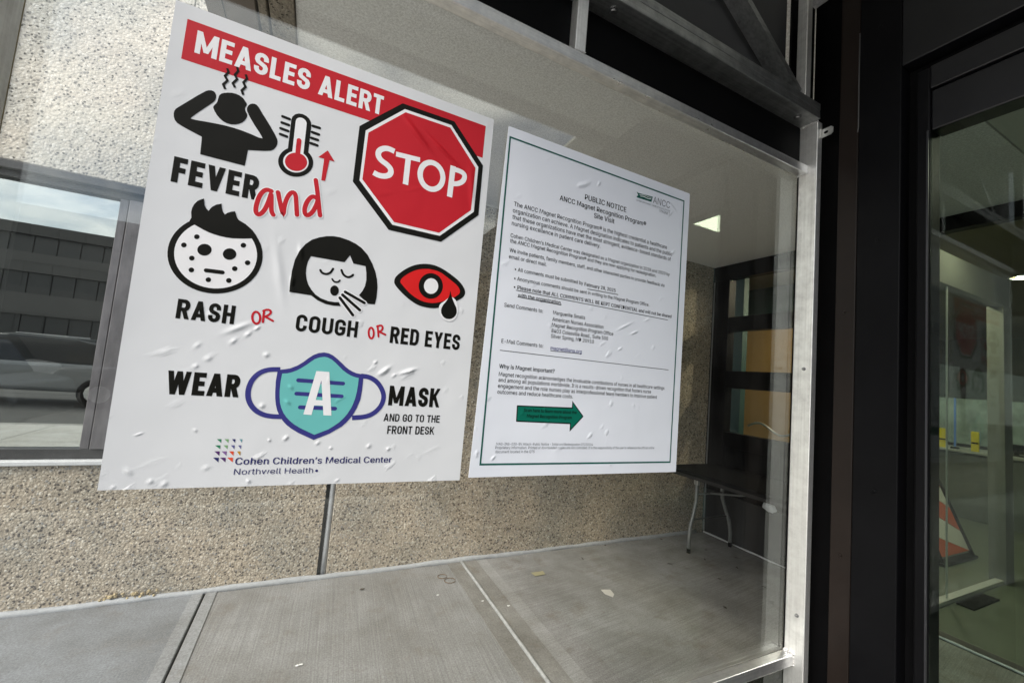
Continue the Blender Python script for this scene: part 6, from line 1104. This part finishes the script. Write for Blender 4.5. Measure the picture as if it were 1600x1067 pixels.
# ------------------------------------------------------------------ folding table and litter in the corner
tb = empty('folding_table', (3.55, 2.5, 0), 'black topped folding table with bent grey steel legs in the corner', 'table')
tt = MB(); tt.box(3.20, 3.90, 1.60, 3.00, .705, .742, .012); tt.build('table_top', plain('black_plastic', (.005, .005, .006), .75, 0, .2, 30, .2, 150, spec=.04), tb)
sk = MB(); sk.box(3.23, 3.87, 1.63, 2.97, .672, .704); sk.build('apron', plain('black_apron', (.012, .012, .013), .55), tb)
GS = plain('grey_steel', (.24, .25, .25), .4, .3, .15, 40)
for x, xf in ((3.37, 3.275), (3.72, 3.84)):
    lg = MB().tube([(x, 2.78, .69), (x, 2.775, .58), (x + (xf - x) * .05, 2.772, .46), (x + (xf - x) * .45, 2.765, .34), (x + (xf - x) * .85, 2.76, .24), (xf, 2.757, .14), (xf, 2.755, .03)], .0165, 12).build('leg', GS, tb)
    MB().cyl((xf, 2.755, .0), (xf, 2.755, .04), .017, 14).build('foot_cap', M['black_panel'], lg)
MB().tube([(3.375, 2.772, .515), (3.72, 2.772, .515)], .0085, 10).build('crossbar', GS, tb)
MB().tube([(3.33, 2.765, .29), (3.78, 2.765, .29)], .008, 10).build('crossbar', plain('dark_steel', (.12, .12, .12), .4, .5), tb)
MB().tube([(3.55, 2.772, .515), (3.6, 2.5, .57), (3.6, 2.2, .67)], .0085, 10).build('strut', GS, tb)
MB().box(3.355, 3.385, 2.755, 2.80, .60, .672, .003).build('bracket', plain('pale_bracket', (.55, .55, .53), .4, .4), tb)
MB().box(3.705, 3.735, 2.755, 2.80, .60, .672, .003).build('bracket', bpy.data.materials['pale_bracket'], tb)
for x, xf in ((3.37, 3.275), (3.72, 3.84)):
    lg = MB().tube([(x, 1.82, .69), (x, 1.822, .58), (x + (xf - x) * .45, 1.83, .34), (xf, 1.84, .14), (xf, 1.84, .03)], .0165, 10).build('leg', GS, tb)
    MB().cyl((xf, 1.84, 0), (xf, 1.84, .04), .017, 12).build('foot_cap', M['black_panel'], lg)
# orange strip and white wad under the table
MB().box(3.45, 3.80, 2.38, 2.42, .655, .668, .003).build('wood_strip', plain('orange_wood', (.42, .2, .06), .5, 0, .2, 20), tb)
pw = MB(); pc = Vector((3.52, 2.19, .585)); pw.blob(pc, .05, .2, 2, (.6, 1.0, 1.0)); pw.blob(pc + Vector((.0, -.03, -.022)), .032, .25, 2, (.6, 1, .8))
tag(pw.build('paper_wad', plain('crumpled_paper', (.72, .76, .8), .7, 0, .08, 60, .4, 70)), 'crumpled white paper wad tucked under the folding table', 'paper')
rg = MB()
for cx_, cy_, r_ in ((1.035, 2.86, .035), (1.0, 2.93, .03)):
    rg.tube([(cx_ + r_ * math.cos(a) * 1.1, cy_ + r_ * math.sin(a), .0022) for a in [k * math.pi / 14 for k in range(27)]], .0022, 5)
tag(rg.build('rust_ring', plain('rust_mark', (.16, .1, .05), .8, 0, .3, 60)), 'faint brown rust rings on the middle slab near the wall', 'stain', kind='stuff')
# flat litter on the paving
tag(MB().prism([(2.03, 2.44, .005), (2.10, 2.42, .005), (2.085, 2.36, .005), (2.05, 2.33, .005), (2.02, 2.38, .005)], (0, 0, .0012)).build('paper_scrap', plain('paper_scrap', (.62, .6, .56), .8)), 'small torn pale paper scrap on the paving under the notice', 'paper scrap')
tag(MB().prism([(1.655, 2.80, .005), (1.76, 2.80, .005), (1.75, 2.75, .005), (1.66, 2.745, .005)], (0, 0, .001)).build('tape_strip', plain('old_tape', (.36, .33, .2), .7)), 'faded yellow tape strip stuck on the paving near the joint', 'tape')
lf = MB()
for x, y in ((3.25, 3.06), (3.64, 2.545), (2.75, 1.99), (3.3, 2.6), (3.45, 2.4), (3.1, 2.3), (2.58, 3.2 - .12), (3.35, 2.1), (3.5, 2.75), (2.9, 2.62), (2.2, 2.9), (.45, 2.9)):
    a = random.uniform(0, 3.1); L_, w_ = random.uniform(.01, .024), random.uniform(.005, .009)
    q = [Vector((x, y, .004)) + Matrix.Rotation(a, 3, 'Z') @ Vector(v) for v in ((-L_, 0, 0), (-L_ * .3, w_, .004), (L_ * .5, w_ * .7, .002), (L_, 0, .004), (L_ * .4, -w_, .001), (-L_ * .4, -w_ * .8, .003))]
    lf.prism([tuple(v) for v in q], (0, 0, .0012))
tag(lf.build('leaf_litter', plain('dead_leaf', (.05, .038, .025), .8)), 'dark bits of dead leaf scattered on the paving', 'litter', kind='stuff')
fk = MB()
for x, y in ((.094, 2.284), (.11, 2.285), (1.3, 2.45), (1.16, 2.55), (.9, 2.7)):
    fk.blob((x, y, .004), .008, .3, 1, (1.3, .8, .4))
tag(fk.build('white_flecks', plain('white_fleck', (.75, .75, .74), .7)), 'tiny white flecks lying on the paving', 'litter', kind='stuff')

# ------------------------------------------------------------------ things seen only as reflections: board on the footway, posts, cars, building across the road
sg = empty('barricade', (6.05, 2.2, 0), 'folding barricade with orange and white striped boards behind the entrance glass', 'barricade')
OR = plain('orange_sheeting', (.72, .12, .03), .5, 0, .1, 20); WH = plain('white_sheeting', (.8, .8, .78), .5)
for s_, yb in ((-1, 1.86), (1, 2.66)):
    top = 2.26 + s_ * .03; Hs = 1.02

    def fp(x, t): return Vector((x, yb + (top - yb) * t, .05 + (Hs - .05) * t))
    # stripes slope across each leaning board
    xl, xr, sh = 5.70, 6.36, .30
    cutsT = [-.35, -.08, .2, .42, .62, .84, 1.1, 1.4]
    for k in range(len(cutsT) - 1):
        q = []
        t0, t1 = cutsT[k] + .004, cutsT[k + 1] - .004
        cl = lambda t: min(1, max(.02, t))
        a, b, c, d = cl(t0 + sh), cl(t0), cl(t1), cl(t1 + sh)
        if b >= c - .01 and a >= d - .01: continue
        pts_ = [fp(xl, a), fp(xr, b), fp(xr, c), fp(xl, d)]
        MB().prism([tuple(p) for p in pts_], (0, .016, 0)).build('stripe', (OR, WH)[k % 2], sg)
    for x in (xl - .022, xr + .022):
        MB().tube([fp(x, -.04), fp(x, 1.02)], .02, 8).build('leg', M['black_panel'], sg)
    MB().box(xl - .06, xr + .06, yb - .04, yb + .04, .001, .03, .004).build('foot', M['black_panel'], sg)


def car(x, y, col, label, hgt=1.5, L=4.5):
    c = empty('parked_car', (x, y, -.12), label, 'car', 'cars across the footway')
    prof = [(-L / 2, .35), (-L / 2 + .02, .72), (-L / 2 + .15, .9), (-L * .22, .98), (L * .34, .98), (L / 2 - .1, .9), (L / 2, .62), (L / 2 - .02, .32)]
    b = MB(); w = .9
    b.prism([(px_, -w, pz) for px_, pz in prof], (0, 2 * w, 0))
    bo = b.build('body', col, c, True); mod = bo.modifiers.new('bevel', 'BEVEL'); mod.width = .09; mod.segments = 3
    cab = [(-L * .27, .96), (-L * .13, hgt - .06), (-L * .05, hgt), (L * .2, hgt - .02), (L * .3, hgt - .1), (L * .38, .96)]
    g = MB(); g.prism([(px_, -w + .12, pz) for px_, pz in cab], (0, 2 * w - .24, 0)); go = g.build('cabin', plain('car_glass', (.02, .022, .025), .06) if 'car_glass' not in bpy.data.materials else bpy.data.materials['car_glass'], c, True)
    mod = go.modifiers.new('bevel', 'BEVEL'); mod.width = .06; mod.segments = 3
    r = MB(); r.prism([(-L * .06, -w + .16, hgt - .03), (L * .2, -w + .16, hgt - .04), (L * .2, -w + .16, hgt + .01), (-L * .06, -w + .16, hgt + .015)], (0, 2 * w - .32, 0)); r.build('roof', col, c, True)
    for px_ in (-L * .3, L * .31):
        for s in (-1, 1):
            wh_ = MB(); wh_.cyl((px_, s * .9, .33), (px_, s * .7, .33), .33, 20); wo = wh_.build('wheel', M['black_panel'], c, True)
            rm_ = MB(); rm_.cyl((px_, s * .905, .33), (px_, s * .88, .33), .2, 12); rm_.build('rim', M['alu_x'], wo, True)
    for s in (-1, 1):
        h_ = MB(); h_.box(-L / 2 - .01, -L / 2 + .12, s * .62 - .18, s * .62 + .18, .66, .78, .02); h_.build('headlight', plain('lamp_white', (.8, .8, .8), .1) if 'lamp_white' not in bpy.data.materials else bpy.data.materials['lamp_white'], c, True)
    return c


car(-5.9, -7.4, plain('silver_paint', (.22, .23, .24), .25, .4), 'silver estate car parked at the kerb opposite the window', 1.56)
car(-10.6, -6.6, plain('dark_blue_paint', (.03, .04, .07), .2, .3), 'dark saloon parked behind the silver car', 1.46)
car(-8.0, -12.2, plain('white_paint', (.7, .7, .7), .25, 0), 'white car standing further out in the car park', 1.6)
car(-3.0, -12.0, plain('grey_paint', (.12, .12, .13), .25, .3), 'charcoal car in the far row of the car park', 1.5)

ob = empty('office_block', (-10, -26, 0), 'low dark office block across the car park', 'building')
FW = plain('dark_facade', (.1, .097, .094), .8, 0, .1, 2); DG = plain('dark_window', (.03, .031, .033), .35)
for k, (z0, z1) in enumerate(((-.1, 1.3), (2.5, 3.7), (4.9, 6.0))):
    MB().box(-60, 30, -40, -26.0, z0, z1).build('facade_band', FW, ob)
MB().box(-60, 30, -40, -25.9, 7.0, 7.6).build('parapet', plain('parapet_dark', (.07, .068, .066), .8), ob)
MB().box(-60, 30, -40, -26.35, -.1, 7.0).build('core_wall', plain('core_dark', (.04, .04, .04), .7), ob)
for z0, z1 in ((1.3, 2.5), (3.7, 4.9), (6.0, 7.0)):
    for i in range(44):
        x0 = -36 + i * 1.0
        MB().box(x0 + .03, x0 + .97, -26.3, -26.2, z0 + .01, z1 - .01).build('window', DG, ob)
